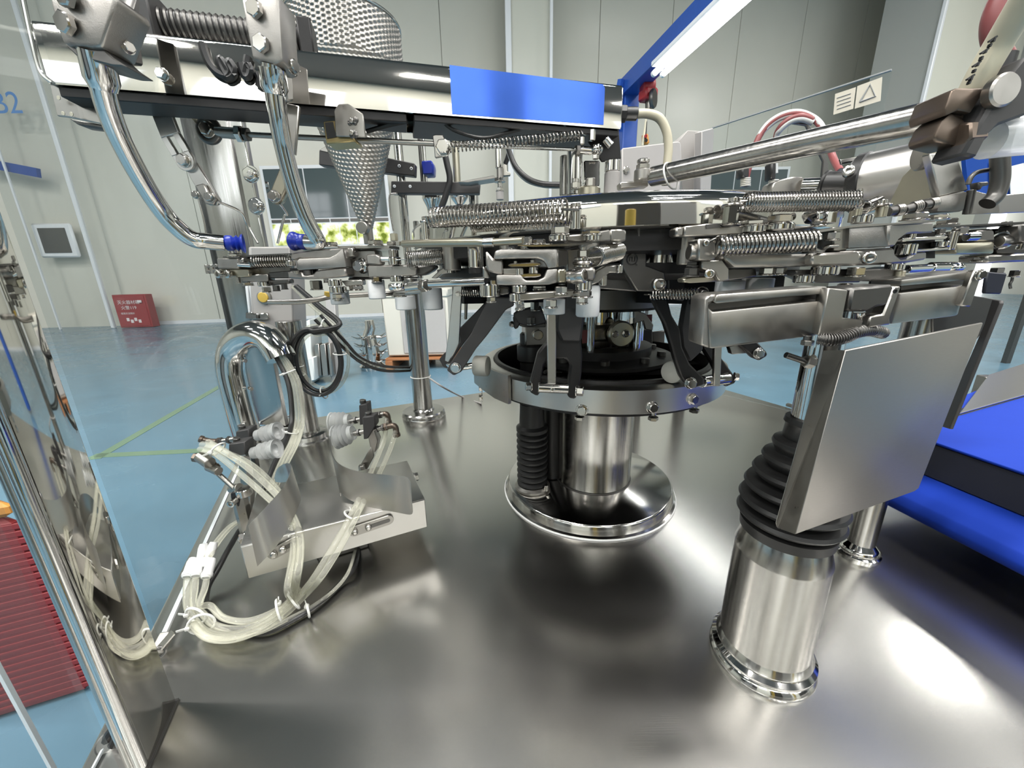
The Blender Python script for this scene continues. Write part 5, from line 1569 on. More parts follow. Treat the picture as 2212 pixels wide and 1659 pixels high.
t = thing('tie_rod', 'polished tie rod with a ball joint below the right gripper', 'rod', tuple(P(2000, 585, .41)))
CYL(t, kE, 'rod', (850, 865), (1140, 850), 46, .40, .41, SP)
CYL(t, kE, 'shank', (1120, 850), (1300, 845), 62, .41, .415, SP)
q = P(*kE(1370, 845)[0], .418)
link('rod_eye', B().ball(q, 130*.1863*sz(q), 22, (1, .8, .48)), SP, t)
vh(t, *[sx(kE, v) for v in (1290, 1420)], *[sy(kE, v) for v in (905, 965)], .418, M['steel_yellowed'])
# ------------------------------------------------------------ bars and springs along the disc rim
t = thing('rim_bar', 'rounded yellowish steel bar under the left part of the disc rim', 'bar', tuple(P(930, 525, .47)))
q = [P(*kC(*v)[0], yy) for v, yy in (((380, 345), .50), ((900, 330), .46), ((1580, 320), .42), ((1660, 325), .415), ((1830, 318), .41), ((2300, 290), .385))]
link('bar', B().tube(q, [.0042, .0045, .0045, .0040, .0036, .0038], 14), M['steel_yellowed'], t)
link('collar', B().cyl(q[3], q[4], .0048), M['steel_bright'], t)
vh(t, *[sx(kC, v) for v in (170, 290)], *[sy(kC, v) for v in (180, 300)], .515, M['steel_yellowed'])
vh(t, *[sx(kC, v) for v in (110, 270)], *[sy(kC, v) for v in (310, 375)], .515)
vh(t, *[sx(kC, v) for v in (270, 400)], *[sy(kC, v) for v in (310, 375)], .505)
t = thing('rim_spring', 'long coil spring hooked between two posts in front of the disc rim, left one', 'spring', tuple(P(1080, 470, .42)))
Ya, Yb = .475, .395
spring('coil', t, (934, 470, Ya), (1222, 455, Yb), 21, 2.5, 33, M['steel_spring'])
for x, y, yy in ((920, 468, Ya), (1243, 440, Yb)):
    vc('post', t, x-9 if x < 1000 else x-11, x+9 if x < 1000 else x+12, y+12, y+56, yy, SP)
    vc('post_head', t, x-9 if x < 1000 else x-11, x+9 if x < 1000 else x+12, y, y+8, yy, SB)
    vc('post_groove', t, x-6, x+6, y+6, y+14, yy, SB)
    q = P(x, y+11, yy)
    link('eye', B().ring(q, UZ, 11*sz(q), .0011, 20, 6), M['steel_spring'], t)
t = thing('rim_spring', 'long coil spring hooked between two posts on the right of the disc rim', 'spring', tuple(P(1725, 450, .385)))
Ya, Yb = .39, .375
spring('coil', t, (1606, 437, Ya), (1848, 434, Yb), 18.5, 2.3, 38, M['steel_spring'])
c, r, zt, zb = vaxis(1563, 1594, 444, 484, Ya)
link('post', B().hexa(V((c.x, c.y, zb)), V((c.x, c.y, zt)), r), SP, t)
vc('post_head', t, 1573, 1596, 427, 437, Ya, SB)
vc('post_neck', t, 1575, 1592, 436, 446, Ya, SB)
link('eye', B().ring(P(1583, 444, Ya), UZ, .009, .0011, 20, 6), M['steel_spring'], t)
vc('post', t, 1836, 1858, 450, 480, Yb+.02, M['steel_yellowed'])
vc('post_head', t, 1850, 1862, 408, 440, Yb+.02, SB)
tb('hook', t, [(1848, 450, Yb), (1862, 446, Yb), (1866, 436, Yb), (1860, 428, Yb)], 2, M['steel_spring'])
t = thing('rim_bar', 'flat stepped steel bar with large nuts below the right rim spring', 'bar', tuple(P(1600, 495, .385)))
Y = .395
pl('bar', t, kD(105, 490, 360, 462, 530, 450, 540, 500, 800, 480, 1400, 480, 1640, 480, 1640, 510, 1050, 575, 100, 612), Y, .02, SS, .0012)
pl('bar_step', t, kD(360, 470, 530, 460, 530, 505, 365, 520), Y-.001, .004, SD, 0)
pl('hex_coupler', t, kD(0, 505, 90, 490, 105, 530, 95, 610, 0, 615), Y+.002, .018, SS, .003)
VC(t, kD, 'spacer', 805, 1060, 480, 572, Y-.002, SP)
VC(t, kD, 'spacer', 1060, 1390, 460, 550, Y-.002, SP)
VH(t, kD, 800, 1070, 420, 480, Y-.002)
VH(t, kD, 1100, 1360, 355, 458, Y-.002)
VC(t, kD, 'post_foot', 560, 720, 455, 480, Y-.004, SB)
VH(t, kD, 1640, 1780, 440, 480, Y+.0)
pl('white_block', t, kD(1810, 300, 1945, 300, 1925, 455, 1795, 450), Y+.01, .02, SP, .001)
pl('white_block', t, kD(1690, 295, 1800, 290, 1812, 330, 1770, 440, 1700, 430), Y+.015, .02, SP, .001)
CYL(t, kD, 'round_bar', (1280, 370), (1700, 375), 70, Y+.05, Y+.05, SS)
t = thing('rim_spring', 'short fine coil spring beside a stud at the far right of the disc rim', 'spring', tuple(P(1900, 445, .41)))
spring('coil', t, (1866, 450, .41), (1898, 436, .42), 11, 1.6, 14, M['steel_spring'])
vc('post', t, 1893, 1914, 446, 470, .41, M['steel_yellowed'])
vc('post_head', t, 1894, 1914, 432, 446, .41, SB)
link('eye', B().ring(P(1904, 444, .41), UZ, .0075, .0012, 20, 6), M['steel_spring'], t)
t = thing('ribbed_coupling', 'row of three ribbed dark couplings behind the far right studs', 'coupling', tuple(P(1975, 455, .47)))
for k, (a, c) in enumerate((((640, 200), (800, 175)), ((820, 180), (1010, 130)), ((1040, 130), (1190, 100)))):
    CYL(t, kE, 'sleeve', a, c, 52, .47, .47, SD)
    for j in range(4):
        f = .55+j*.12
        p = P(*kE(a[0]+(c[0]-a[0])*f, a[1]+(c[1]-a[1])*f)[0], .47)
        d = (P(*kE(*c)[0], .47)-P(*kE(*a)[0], .47)).normalized()
        link('rib', B().ring(p, d, .0058, .0009, 20, 6), SS, t)
# ------------------------------------------------------------ black swing levers under the platform
BO = M['black_oxide']
GP = M['graphite_paint']
t = thing('swing_lever', 'black double swing lever slanting down to the left of the cam ring', 'lever', tuple(P(985, 795, .56)))
pl('front_cheek', t, k5(520, 870, 690, 870, 700, 930, 640, 960, 500, 1150, 425, 1240, 320, 1405, 265, 1432, 215, 1395, 240, 1345, 390, 1130, 412, 1085), .545, .014, GP, .0015)
pl('back_cheek', t, k5(160, 1315, 190, 1280, 310, 1190, 300, 1100, 440, 960, 540, 850, 600, 850, 420, 1090, 310, 1240, 240, 1345, 215, 1382, 190, 1370), .60, .014, GP, .0015)
pl('link_bar', t, k5(262, 780, 326, 780, 305, 1200, 258, 1290, 226, 1338, 200, 1325, 224, 1160), .565, .008, M['steel_brushed'], .001)
pl('rear_bar', t, k5(340, 830, 368, 830, 360, 1030, 340, 1030), .62, .006, SS)
bolt(t, *k5(292, 848)[0], .563, 5, h=.3)
bolt(t, *k5(280, 1376)[0], .543, 10, h=.6)
cy('axle', t, (*k5(280, 1370)[0], .55), (*k5(215, 1340)[0], .61), 8, SP)
cy('roller_axle', t, (*k5(320, 1370)[0], .60), (*k5(440, 1355)[0], .60), 7, SP)
vcc = P(*k5(465, 1362)[0], .60)
link('roller', B().lathe([(.0, -.011), (.008, -.013), (.0155, -.011), (.0165, -.009), (.0165, .009), (.0155, .011), (.008, .013), (.0, .013)], vcc, V((.95, -.25, 0)), 32), M['off_white'], t)
SPR(t, kC, (1300, 1120), (1640, 1120), 62, 9, 10, .56)
t = thing('swing_lever', 'black forked swing lever hanging in the middle above the cam ring', 'lever', tuple(P(1205, 840, .49)))
pl('fork', t, k5(1010, 870, 1262, 860, 1205, 1010, 1180, 1190, 1190, 1290, 1180, 1440, 1150, 1570, 1140, 1602, 1090, 1592, 1080, 1560, 1090, 1480, 1105, 1360, 1070, 1310, 940, 1310, 915, 1350, 890, 1480, 880, 1570, 860, 1580, 810, 1550, 808, 1510, 870, 1270, 925, 1205, 1000, 1100), .50, .016, BO, .002)
pl('fork_stem', t, k5(1010, 870, 1262, 860, 1205, 1010, 1180, 1190, 1040, 1190, 1000, 1100), .495, .012, GP, .003)
pl('link_bar', t, k5(935, 985, 1000, 985, 1000, 1500, 940, 1500), .486, .007, M['steel_brushed'], .0008)
CYL(t, k5, 'sleeve', (870, 1515), (1085, 1525), 37, .487, .487, SP)
bolt(t, *k5(818, 1508)[0], .487, 9, V((-1, -.2, 0)), 1)
bolt(t, *k5(1148, 1540)[0], .487, 11, V((1, -.3, 0)), 1)
cap(t, *k5(975, 1530)[0], .473, 5, h=.3)
t = thing('swing_lever', 'black double swing lever at the right of the hub above the cam ring', 'lever', tuple(P(1500, 825, .52)))
pl('front_cheek', t, k5(1690, 880, 1800, 880, 1830, 1000, 1890, 1100, 1905, 1230, 1960, 1350, 2062, 1450, 2062, 1500, 1990, 1525, 1930, 1490, 1895, 1440, 1850, 1300, 1830, 1220, 1780, 1060), .515, .014, BO, .002)
pl('middle_web', t, k5(1930, 870, 1990, 870, 2040, 980, 2060, 1250, 1960, 1340, 1905, 1230, 1890, 1090), .53, .012, GP, .003)
pl('back_cheek', t, k6(120, 830, 190, 860, 320, 1150, 410, 1270, 405, 1300, 345, 1325, 312, 1290, 260, 1180, 100, 920), .575, .014, BO, .002)
pl('link_bar', t, k6(272, 1060, 320, 1060, 308, 1320, 268, 1320), .53, .007, SS, .001)
CYL(t, k6, 'sleeve', (190, 1290), (350, 1270), 38, .535, .56, SP)
bolt(t, *k6(122, 1300)[0], .512, 11, h=.6)
bolt(t, *k6(398, 1258)[0], .56, 8, V((1, -.3, 0)), .8)
vcc = P(*k5(1850, 1400)[0], .545)
link('roller', B().lathe([(.0, -.011), (.008, -.013), (.0155, -.011), (.0165, -.009), (.0165, .009), (.0155, .011), (.008, .013), (.0, .013)], vcc, V((.75, .66, 0)), 32), M['off_white'], t)
t = thing('swing_lever', 'short black lever end with a bolt seen under the left slotted rail', 'lever', tuple(P(1640, 765, .60)))
pl('cheek', t, k6(430, 1050, 530, 1030, 605, 1110, 605, 1130, 555, 1160, 520, 1145), .585, .014, BO, .002)
pl('bracket', t, k6(365, 1070, 440, 1050, 500, 1110, 380, 1120), .60, .012, SS, .001)
bolt(t, *k6(548, 1112)[0], .583, 10, h=.6)
# dark castings between the platform and the hub
t = thing('cast_bracket', 'dark grey cast bracket plate with a small round cast mark under the disc', 'bracket', tuple(P(1400, 600, .44)))
pl('plate', t, k5(1480, 400, 1650, 395, 1650, 640, 1780, 690, 1788, 780, 1720, 832, 1580, 828, 1470, 650), .44, .014, M['steel_dark'], .0015)
q = P(*k5(1545, 597)[0], .4393)
link('cast_mark', B().ring(q, V((0, 1, 0)), .0056, .0006, 24, 6).tube([q+V((-.0028, 0, -.002)), q+V((-.0028, 0, .002)), q+V((.0, 0, .002)), q+V((.0, 0, -.002)), q+V((.003, 0, -.002)), q+V((.003, 0, .003))], .0005, 5).tube([q+V((.003, 0, -.004)), q+V((.006, 0, -.0065))], .0005, 5), BO, t)
cap(t, *k5(1735, 778)[0], .438, 14, h=.3)
pl('rear_plate', t, k5(1290, 640, 1500, 650, 1580, 828, 1310, 810), .46, .012, M['steel_dark'], .0015)
t2 = thing('side_casting', 'black casting wall right of the dark bracket under the disc', 'casting', tuple(P(1460, 600, .52)))
pl('wall', t2, k5(1800, 430, 2010, 430, 1930, 640, 1920, 900, 1800, 880), .50, .02, BO, .002)
for k, (x0, x1, y0, y1) in enumerate(((1645, 1838, 450, 632), (368, 490, 500, 660))):
    nm = ('polished guide bush with a black foot right of the cast bracket', 'polished guide bush behind the left tie rod')[k]
    yy = (.46, .48)[k]
    t = thing('guide_bush', nm, 'bush', tuple(P(sx(k5, (x0+x1)/2), sy(k5, y1), yy)))
    VC(t, k5, 'bush', x0, x1, y0, y1, yy, SP)
    VC(t, k5, 'foot', x0+5, x1-5, y1-2, y1+38, yy, BO)
pl('cross_bar', bpy.data.objects['cast_bracket'], k5(1575, 375, 1790, 372, 1800, 440, 1640, 450, 1580, 440), .425, .02, SD, .0015)
t = thing('hub_spring', 'dark coil spring with an end ring beside the left slotted rail', 'spring', tuple(P(1480, 635, .43)))
spring('coil', t, (1406, 636, .44), (1508, 634, .42), 10.5, 1.8, 16, M['steel_spring'])
q = P(1516, 634, .418)
link('end_ring', B().ring(q, V((0, 1, 0)), 13.5*sz(q), 1.8*sz(q), 24, 6), M['steel_spring'], t)
link('end_pin', B().cyl(q-V((0, .006, 0)), q+V((0, .02, 0)), 8*sz(q)), SD, t)
t = thing('small_crank', 'small dark crank with fittings between the left and middle levers', 'crank', tuple(P(1115, 690, .6)))
pl('plate', t, kA(570, 1300, 640, 1240, 960, 1170, 1000, 1260, 1050, 1420, 800, 1480, 640, 1420), .58, .014, GP, .002)
pl('tail', t, k5(690, 1010, 750, 960, 790, 980, 720, 1100, 695, 1095), .585, .012, GP, .002)
bolt(t, *k5(683, 1062)[0], .58, 6, V((-1, -.5, 0)))
for x0, x1, y0, y1 in ((790, 850, 1010, 1060), (815, 880, 900, 960)):
    VH(t, k5, x0, x1, y0, y1, .575)
# ------------------------------------------------------------ near right column with its bellows
ks = kr
cx, cyy = .2955, .357
c0 = V((cx, cyy, 0))
t = thing('bellows_pedestal', 'stout steel pedestal with a big black bellows on top, near right of the table', 'pedestal', tuple(c0))
link('base_ring', B().lathe([(.0555, 0), (.055, .004), (.0515, .0075), (.054, .011), (.054, .014), (.0495, .0175), (.05, .021), (.0465, .028), (.0455, .034)], c0, UZ, 64), M['steel_polished'], t)
link('column', B().lathe([(.0465, .02), (.0458, .149), (.046, .1505), (.0392, .178), (.0385, .180), (.03, .180)], c0, UZ, 64), M['steel_column'], t)
prof = [(.041, .174), (.044, .175), (.045, .186)]
zz = .186
for k, rr in enumerate((.0495, .0495, .0465, .041, .0345, .0275)):
    h = .0163
    prof += [(rr*.74+.003, zz+.001), (rr*.95, zz+h*.38), (rr, zz+h*.60), (rr*.96, zz+h*.80), (rr*.68, zz+h*.99)]
    zz += h
prof += [(.0195, zz+.003), (.0185, zz+.014), (.0205, zz+.017), (.0195, zz+.022), (.015, zz+.022)]
link('bellows', B().lathe(prof, c0, UZ, 64), M['black_rubber'], t)
link('post', B().cyl(c0+UZ*.17, c0+UZ*.425, .0155, n=40), M['steel_polished'], t)
CYL(t, k6, 'threaded_rod', (718, 1122), (852, 1168), 19, .35, .35, SD)
p0, p1 = P(*k6(838, 1160)[0], .35), P(*k6(885, 1172)[0], .35)
link('nut', B().hexa(p0, p1, 40*.3445*sz(p0)), SS, t)
# second post further back
c1 = PZ(1852, 1193)
t = thing('rear_post', 'slim steel post on a ringed foot behind the big bellows column', 'post', tuple(c1))
link('post', B().cyl(c1, c1+UZ*.40, .0185, n=36, ch=.02), M['steel_column'], t)
link('foot', B().lathe([(.029, 0), (.029, .004), (.026, .006), (.0275, .009), (.0275, .012), (.024, .016), (.0185, .022)], c1, UZ, 40), M['steel_polished'], t)
# bent guard plates

a0, a1 = [P(1783, 758, .284), P(1826, 757, .262), P(2125, 697, .285)], [P(1676, 1150, .284), P(1718, 1155, .262), P(1980, 1060, .285)]
t = thing('bent_plate', 'large bent steel plate hanging in front of the big black bellows', 'plate', tuple(a1[1]))
tk = V((.0004, .0026, 0))
link('narrow_flange', B().prism([a0[0], a0[1], a1[1], a1[0]+V((.001, 0, .004)), a1[0]+V((0, 0, .008))], tk, .0006), M['steel_satin'], t)
r_ = P(2069, 850, .285)
link('wide_face', B().prism([a0[1], a0[2], P(1985, 1055, .285), P(1976, 1062, .284), a1[1]], tk, .0006), M['plate_steel'], t)
t = thing('dark_plate', 'dark bent plate hanging behind the large steel plate, right of it', 'plate', tuple(P(1900, 900, .40)))
pl('face', t, k6(1640, 800, 1700, 748, 1880, 748, 2040, 775, 1990, 930, 1900, 1050, 1640, 1000), .415, .003, M['steel_dark'], .0006)
pl('flange', t, k6(2040, 775, 2085, 782, 2088, 800, 1768, 1590, 1708, 1572, 1990, 930), (2152, .415, 2170, .40), .003, M['graphite_paint'], .0006)
# ------------------------------------------------------------ slotted rails under the right gripper
def rail(label, lip, web, face, endc, Y):
    t = thing('slotted_rail', label, 'rail', tuple(P(*face[0], Y)))
    pl('upper_lip', t, lip, Y, .03, M['steel_satin'], .0015, 2)
    pl('slot_web', t, web, Y+.014, .014, SD, 0)
    pl('lower_face', t, face, Y, .03, M['steel_satin'], .002, 2)
    if endc:
        pl('end_face', t, endc, Y+.002, .026, M['steel_cast'], .0015)
    return t
Y = .325
t = rail('slotted steel rail with an open round groove end, below the right gripper', k6(275, 762, 292, 742, 980, 692, 984, 738, 285, 802, 268, 795), k6(215, 790, 975, 700, 975, 800, 215, 860), k6(232, 822, 262, 852, 968, 778, 912, 1003, 262, 1084, 240, 1080), k6(208, 770, 240, 745, 292, 742, 268, 790, 240, 800, 236, 830, 262, 852, 245, 1082, 185, 1062), Y)
t2 = rail('slotted steel rail right of the dark centre block, below the right gripper', k6(1445, 650, 1900, 590, 1895, 640, 1860, 655, 1440, 692), k6(1440, 660, 1850, 630, 1850, 700, 1440, 740), k6(1380, 930, 1440, 732, 1800, 690, 1850, 682, 1802, 872, 1780, 880), None, Y+.02)
pl('end_plate', t2, k6(1905, 588, 1950, 598, 1955, 610, 1882, 822, 1815, 815), Y+.015, .006, SS, .001)
bolt(t2, *k6(1940, 620)[0], Y+.012, 10, h=.4)
t = thing('rail_bracket', 'forked steel bracket with a dark centre block joining the two slotted rails', 'bracket', tuple(P(1830, 720, Y)))
pl('left_cheek', t, k6(985, 705, 1000, 702, 1112, 716, 1078, 890, 1210, 905, 1172, 1000, 1120, 990, 925, 1000), Y-.008, .012, SS, .0012)
pl('right_cheek', t, k6(1400, 690, 1448, 692, 1372, 900, 1382, 932, 1228, 952, 1248, 880, 1330, 868), Y-.004, .012, SS, .0012)
pl('centre_block', t, k6(1135, 702, 1402, 680, 1362, 810, 1290, 822, 1230, 852, 1108, 852), Y-.006, .03, M['steel_dark'], .002)
CYL(t, k6, 'pin', (1165, 950), (1180, 855), 34, Y+.008, Y+.008, SP)
for x, y in k6(1068, 757, 1402, 722):
    cap(t, x, y, Y-.006, 5, h=.2, mat=M['black_oxide'])
vh(t, *[sx(k6, v) for v in (820, 888)], *[sy(k6, v) for v in (1030, 1062)], Y, SS)
vc('bolt_shank', t, *[sx(k6, v) for v in (832, 876)], *[sy(k6, v) for v in (1000, 1032)], Y, SD)
q = cat_rom([P(*k6(*v)[0], yy) for v, yy in (((915, 1020), .32), ((1000, 1028), .315), ((1085, 1012), .315), ((1165, 978), .32), ((1245, 968), .335), ((1325, 985), .35))], 24)
one('flexible_conduit', B().tube(q, [(.0055 if (i//2) % 2 else .0042) for i in range(len(q))], 12), M['steel_dark'], 'short ribbed metal conduit curving under the forked rail bracket', 'conduit')
pl('guard_panel', bpy.data.objects['dark_plate'], k6(1985, 600, 2112, 612, 2072, 742, 1965, 738), .42, .004, M['navy_edge'])
# ------------------------------------------------------------ long steel tube at the right
t = thing('linkage_tube', 'thick polished steel tube slanting from the disc to the upper right corner', 'tube', tuple(P(1400, 385, .60)))
pa, pb = P(1408, 382, .60), P(2230, 206, .335)
link('tube', B().cyl(pa, pb, .0127, n=36), M['steel_column'], t)
q = P(*k3(212, 922)[0], .60)
link('eye', B().cyl(q-UZ*.006, q+UZ*.008, .0115), SS, t)
link('eye_neck', B().cyl(q, pa+(pb-pa)*.01, .0085), SS, t)
link('bolt', B().hexa(q+UZ*.008, q+UZ*.015, .009).cyl(q+UZ*.016, q+UZ*.021, .0085), SB, t)
d = (pb-pa).normalized()
link('cable_tie', B().ring(pa+d*.03+V((0, 0, -.004)), d+V((0, .1, .3)), .0175, .0012, 28, 6), M['zip_tie'], t)
t = thing('crank_block', 'small steel crank link under the eye of the long tube on the disc', 'link', tuple(P(1370, 400, .61)))
pl('link', t, kp(145, 785, 370, 770, 375, 820, 150, 835), .61, .02, SS, .0015)
# turret head above the disc
t = thing('turret_spindle', 'steel shaft head with fork and blue-grey block on top of the disc', 'shaft', (CX+.01, CY, .53))
Y = .735
VC(t, kF, 'shaft', 1782, 1888, 330, 640, Y, SP)
VH(t, kF, 1812, 1872, 550, 592, Y-.03)
VC(t, kF, 'stud', 1815, 1865, 525, 552, Y-.03, SB)
pl('fork', t, kF(1900, 400, 2010, 400, 2010, 570, 1960, 612, 1880, 612, 1905, 560), Y, .02, SP, .002)
VH(t, kF, 1918, 1975, 520, 578, Y-.01)
VC(t, kF, 'bush', 1840, 2010, 588, 650, Y, M['steel_yellowed'])
VC(t, kF, 'sleeve', 2042, 2145, 400, 480, Y, SP)
VC(t, kF, 'block', 2038, 2142, 482, 650, Y, M['grey_box'])
VC(t, kF, 'rear_sleeve', 1735, 1800, 370, 640, Y+.03, M['steel_column'])
vh(t, 1273, 1286, 280, 304, .71, SB)
vh(t, 1252, 1262, 296, 312, .70, SB)
cy('clamp_screw', t, (1308, 300, .70), (1320, 315, .70), 8, SB)
# ------------------------------------------------------------ guide columns and bars behind the disc
t = thing('guide_stand', 'guide columns with two dark drilled cross bars behind the disc', 'frame', tuple(P(870, 500, 1.25)))
Yb = gqy = PZ(916, 897).y+.02
gq = PZ(916, 897)
for dx, r_, z1 in ((-.006, .0125, .86), (.026, .0085, .60)):
    link('column', B().cyl(gq+V((dx, 0, .4405)), gq+V((dx, 0, z1)), r_, n=24), SP, t)
pl('cross_bar', t, kF(92, 330, 180, 300, 745, 420, 742, 505, 90, 430), Yb-.05, .03, GP, .002)
pl('cross_bar', t, kF(583, 540, 1190, 547, 1185, 625, 583, 625), Yb-.06, .03, GP, .002)
pl('bar_end', t, kF(92, 330, 150, 292, 205, 308, 150, 345), Yb-.052, .02, SS, .001)
for x, y in kF(640, 438, 722, 455):
    cap(t, x, y, Yb-.05, 3.2, h=.2, mat=M['trim_white'], name='dowel')
for x, y in kF(607, 577, 714, 578):
    cap(t, x, y, Yb-.06, 3.2, h=.2, mat=M['trim_white'], name='dowel')
tb('wire_guard', t, [(*kF(600, 880)[0], Yb-.06), (*kF(580, 760)[0], Yb-.06), (*kF(572, 650)[0], Yb-.06), (*kF(590, 630)[0], Yb-.06), (*kF(630, 628)[0], Yb-.06)], 2, SB)
t = thing('lifting_cylinder', 'dark twin-rod cylinder with a blue clamp behind the push rod', 'cylinder', tuple(P(923, 420, 1.24)))
for x0, x1 in ((782, 802), (806, 830)):
    a = P(*kF((x0+x1)/2+12, 640)[0], 1.24)
    link('rod', B().cyl(a, V((a.x, a.y, P(*kF(x0, 150)[0], 1.24).z)), (x1-x0)/2*.3165*sz(a)), SD if x0 < 800 else SP, t)
pl('clamp', t, kF(790, 402, 860, 398, 870, 430, 868, 492, 800, 496), 1.22, .05, M['blue_silicone'], .003)
VC(t, kF, 'flared_foot', 800, 930, 635, 760, 1.24, SP, [(.55, 0), (.6, .3), (.95, .7), (1, .8), (.95, 1), (.7, 1)])
t = thing('filling_nozzle', 'steel filling tube with a flared steel foot left of the thin actuator', 'nozzle', tuple(P(985, 440, 1.24)))
a = P(*kF(1040, 640)[0], 1.24)
link('tube', B().cyl(a, V((a.x, a.y, P(*kF(1015, 180)[0], 1.24).z)), 24*.3165*sz(a)), M['steel_yellowed'], t)
VC(t, kF, 'flared_foot', 990, 1112, 630, 740, 1.24, SP, [(.5, 0), (.45, .35), (.9, .7), (1, .8), (1, 1), (.7, 1)])
pl('clamp', t, kF(975, 200, 1030, 195, 1040, 255, 980, 260), 1.23, .03, M['black_plastic'])
VC(t, kF, 'side_can', 1115, 1180, 625, 720, 1.24, SP)
t = thing('thin_actuator', 'thin upright steel actuator with hexagon fittings above the rear of the disc', 'actuator', tuple(P(1080, 420, 1.1)))
Y = 1.1
VC(t, kF, 'body', 1292, 1345, 215, 452, Y, SP)
VC(t, kF, 'head', 1305, 1352, 452, 520, Y, SS)
VH(t, kF, 1290, 1360, 520, 545, Y)
VC(t, kF, 'piston', 1312, 1342, 545, 605, Y, SB)
VH(t, kF, 1302, 1350, 585, 608, Y)
VC(t, kF, 'socket', 1302, 1352, 608, 670, Y, M['grey_box'])
pl('side_port', t, kF(1345, 430, 1370, 425, 1375, 475, 1400, 482, 1398, 500, 1350, 505), Y, .015, M['off_white'])
pl('arm', t, kF(1040, 545, 1285, 502, 1300, 520, 1110, 548), Y, .05, SS, .001)
def hoseF(label, pts, r, m):
    one('air_hose', B().tube(cat_rom([P(*kF(x, y)[0], Y) for x, y, Y in pts], 7), r, 10), M[m], label, 'hose')
hoseF('black hose hanging behind the push rod bracket', [(935, 180, 1.15), (940, 300, 1.15), (965, 420, 1.15), (985, 530, 1.15), (960, 630, 1.15), (925, 730, 1.15)], .0085, 'black_plastic')
hoseF('black hose arching from the thin actuator to the turret head', [(1365, 420, 1.08), (1390, 330, 1.06), (1360, 225, 1.05)], .006, 'black_plastic')
hoseF('long black hose sweeping down behind the spring to the turret head', [(1355, 215, 1.05), (1395, 350, 1.05), (1440, 450, 1.04), (1520, 525, 1.03), (1620, 560, 1.02), (1740, 566, 1.0)], .0062, 'black_plastic')
hoseF('white hose running beside the long black hose', [(1352, 235, 1.06), (1390, 365, 1.06), (1432, 462, 1.05), (1512, 540, 1.04), (1620, 574, 1.03), (1740, 580, 1.01)], .004, 'fridge_white')
# grey cabinets behind the disc
t = thing('junction_cabinet', 'flat grey steel cabinet behind the right half of the disc', 'cabinet', tuple(P(1400, 480, 1.15)))
pl('body', t, kp(160, 515, 612, 460, 632, 472, 640, 640, 600, 1150, 160, 1150), 1.15, .10, M['grey_box'], .003)
bolt(t, *kp(195, 690)[0], 1.148, 6.5, h=.5)
link('stand', B().cyl(V((P(1400, 480, 1.2).x, 1.2, 0)), V((P(1400, 480, 1.2).x, 1.2, .46)), .02), SD, t)
t = thing('junction_cabinet', 'narrow grey steel cabinet with a brass strip, right of the flat one', 'cabinet', tuple(P(1490, 480, 1.28)))
pl('front', t, kp(600, 470, 685, 372, 800, 380, 780, 1100, 640, 1100, 640, 640), 1.27, .10, M['grey_box'], .002)
pl('side', t, kp(800, 380, 890, 355, 895, 380, 855, 1080, 780, 1100), (1516, 1.27, 1540, 1.36), .02, M['grey_box'], .002)
link('stand', B().cyl(V((P(1510, 480, 1.32).x, 1.32, 0)), V((P(1510, 480, 1.32).x, 1.32, .46)), .02), SD, t)
pl('brass_strip', t, kp(788, 735, 858, 722, 842, 1020, 775, 1020), 1.262, .006, M['brass'], .001)
bolt(t, *kp(820, 752)[0], 1.26, 6, h=.3)
# clear rear pane with a warning label
zt2 = P(1540, 276, 1.42).z
q0, q1 = P(1540, 276, 1.42), PZ(1926, 151, zt2)
t = thing('rear_screen', 'clear guard pane with a dark top edge and a warning label at the back right', 'pane', (q0.x, q0.y, .02))
q1b, q0b = P(1880, 330, q1.y), V((q0.x, q0.y, .02))
dn = V((-(q1-q0).y, (q1-q0).x, 0)).normalized()*.006
link('sheet', B().prism([q0, q1, V((q1.x, q1.y, .02)), q0b], dn), M['acrylic'], t)
link('top_edge', B().bar(q0, q1, .003, .008), M['print_grey'], t)
link('side_edge', B().bar(q1, V((q1.x, q1.y, .02)), .005, .008), M['trim_white'], t)
def onp(x, y):
    d = ray(x, y)
    n = dn.normalized()
    return EYE+d*(((q0-n*.001)-EYE).dot(n)/d.dot(n))
link('warning_label', B().prism([onp(1852, 186), onp(1906, 166), onp(1902, 218), onp(1846, 235)], dn*.1), M['print_cream'], t)
link('warning_label', B().prism([onp(1804, 203), onp(1849, 188), onp(1843, 235), onp(1800, 248)], dn*.1), M['print_cream'], t)
link('warning_triangle', B().tube([onp(1858, 220)-dn*.1, onp(1880, 182)-dn*.1, onp(1891, 208)-dn*.1, onp(1858, 220)-dn*.1], .0022, 6), M['print_grey'], t)
for k in range(4):
    link('label_text', B().tube([onp(1808, 212+k*8)-dn*.1, onp(1838, 202+k*8)-dn*.1], .0010, 5), M['print_grey'], t)
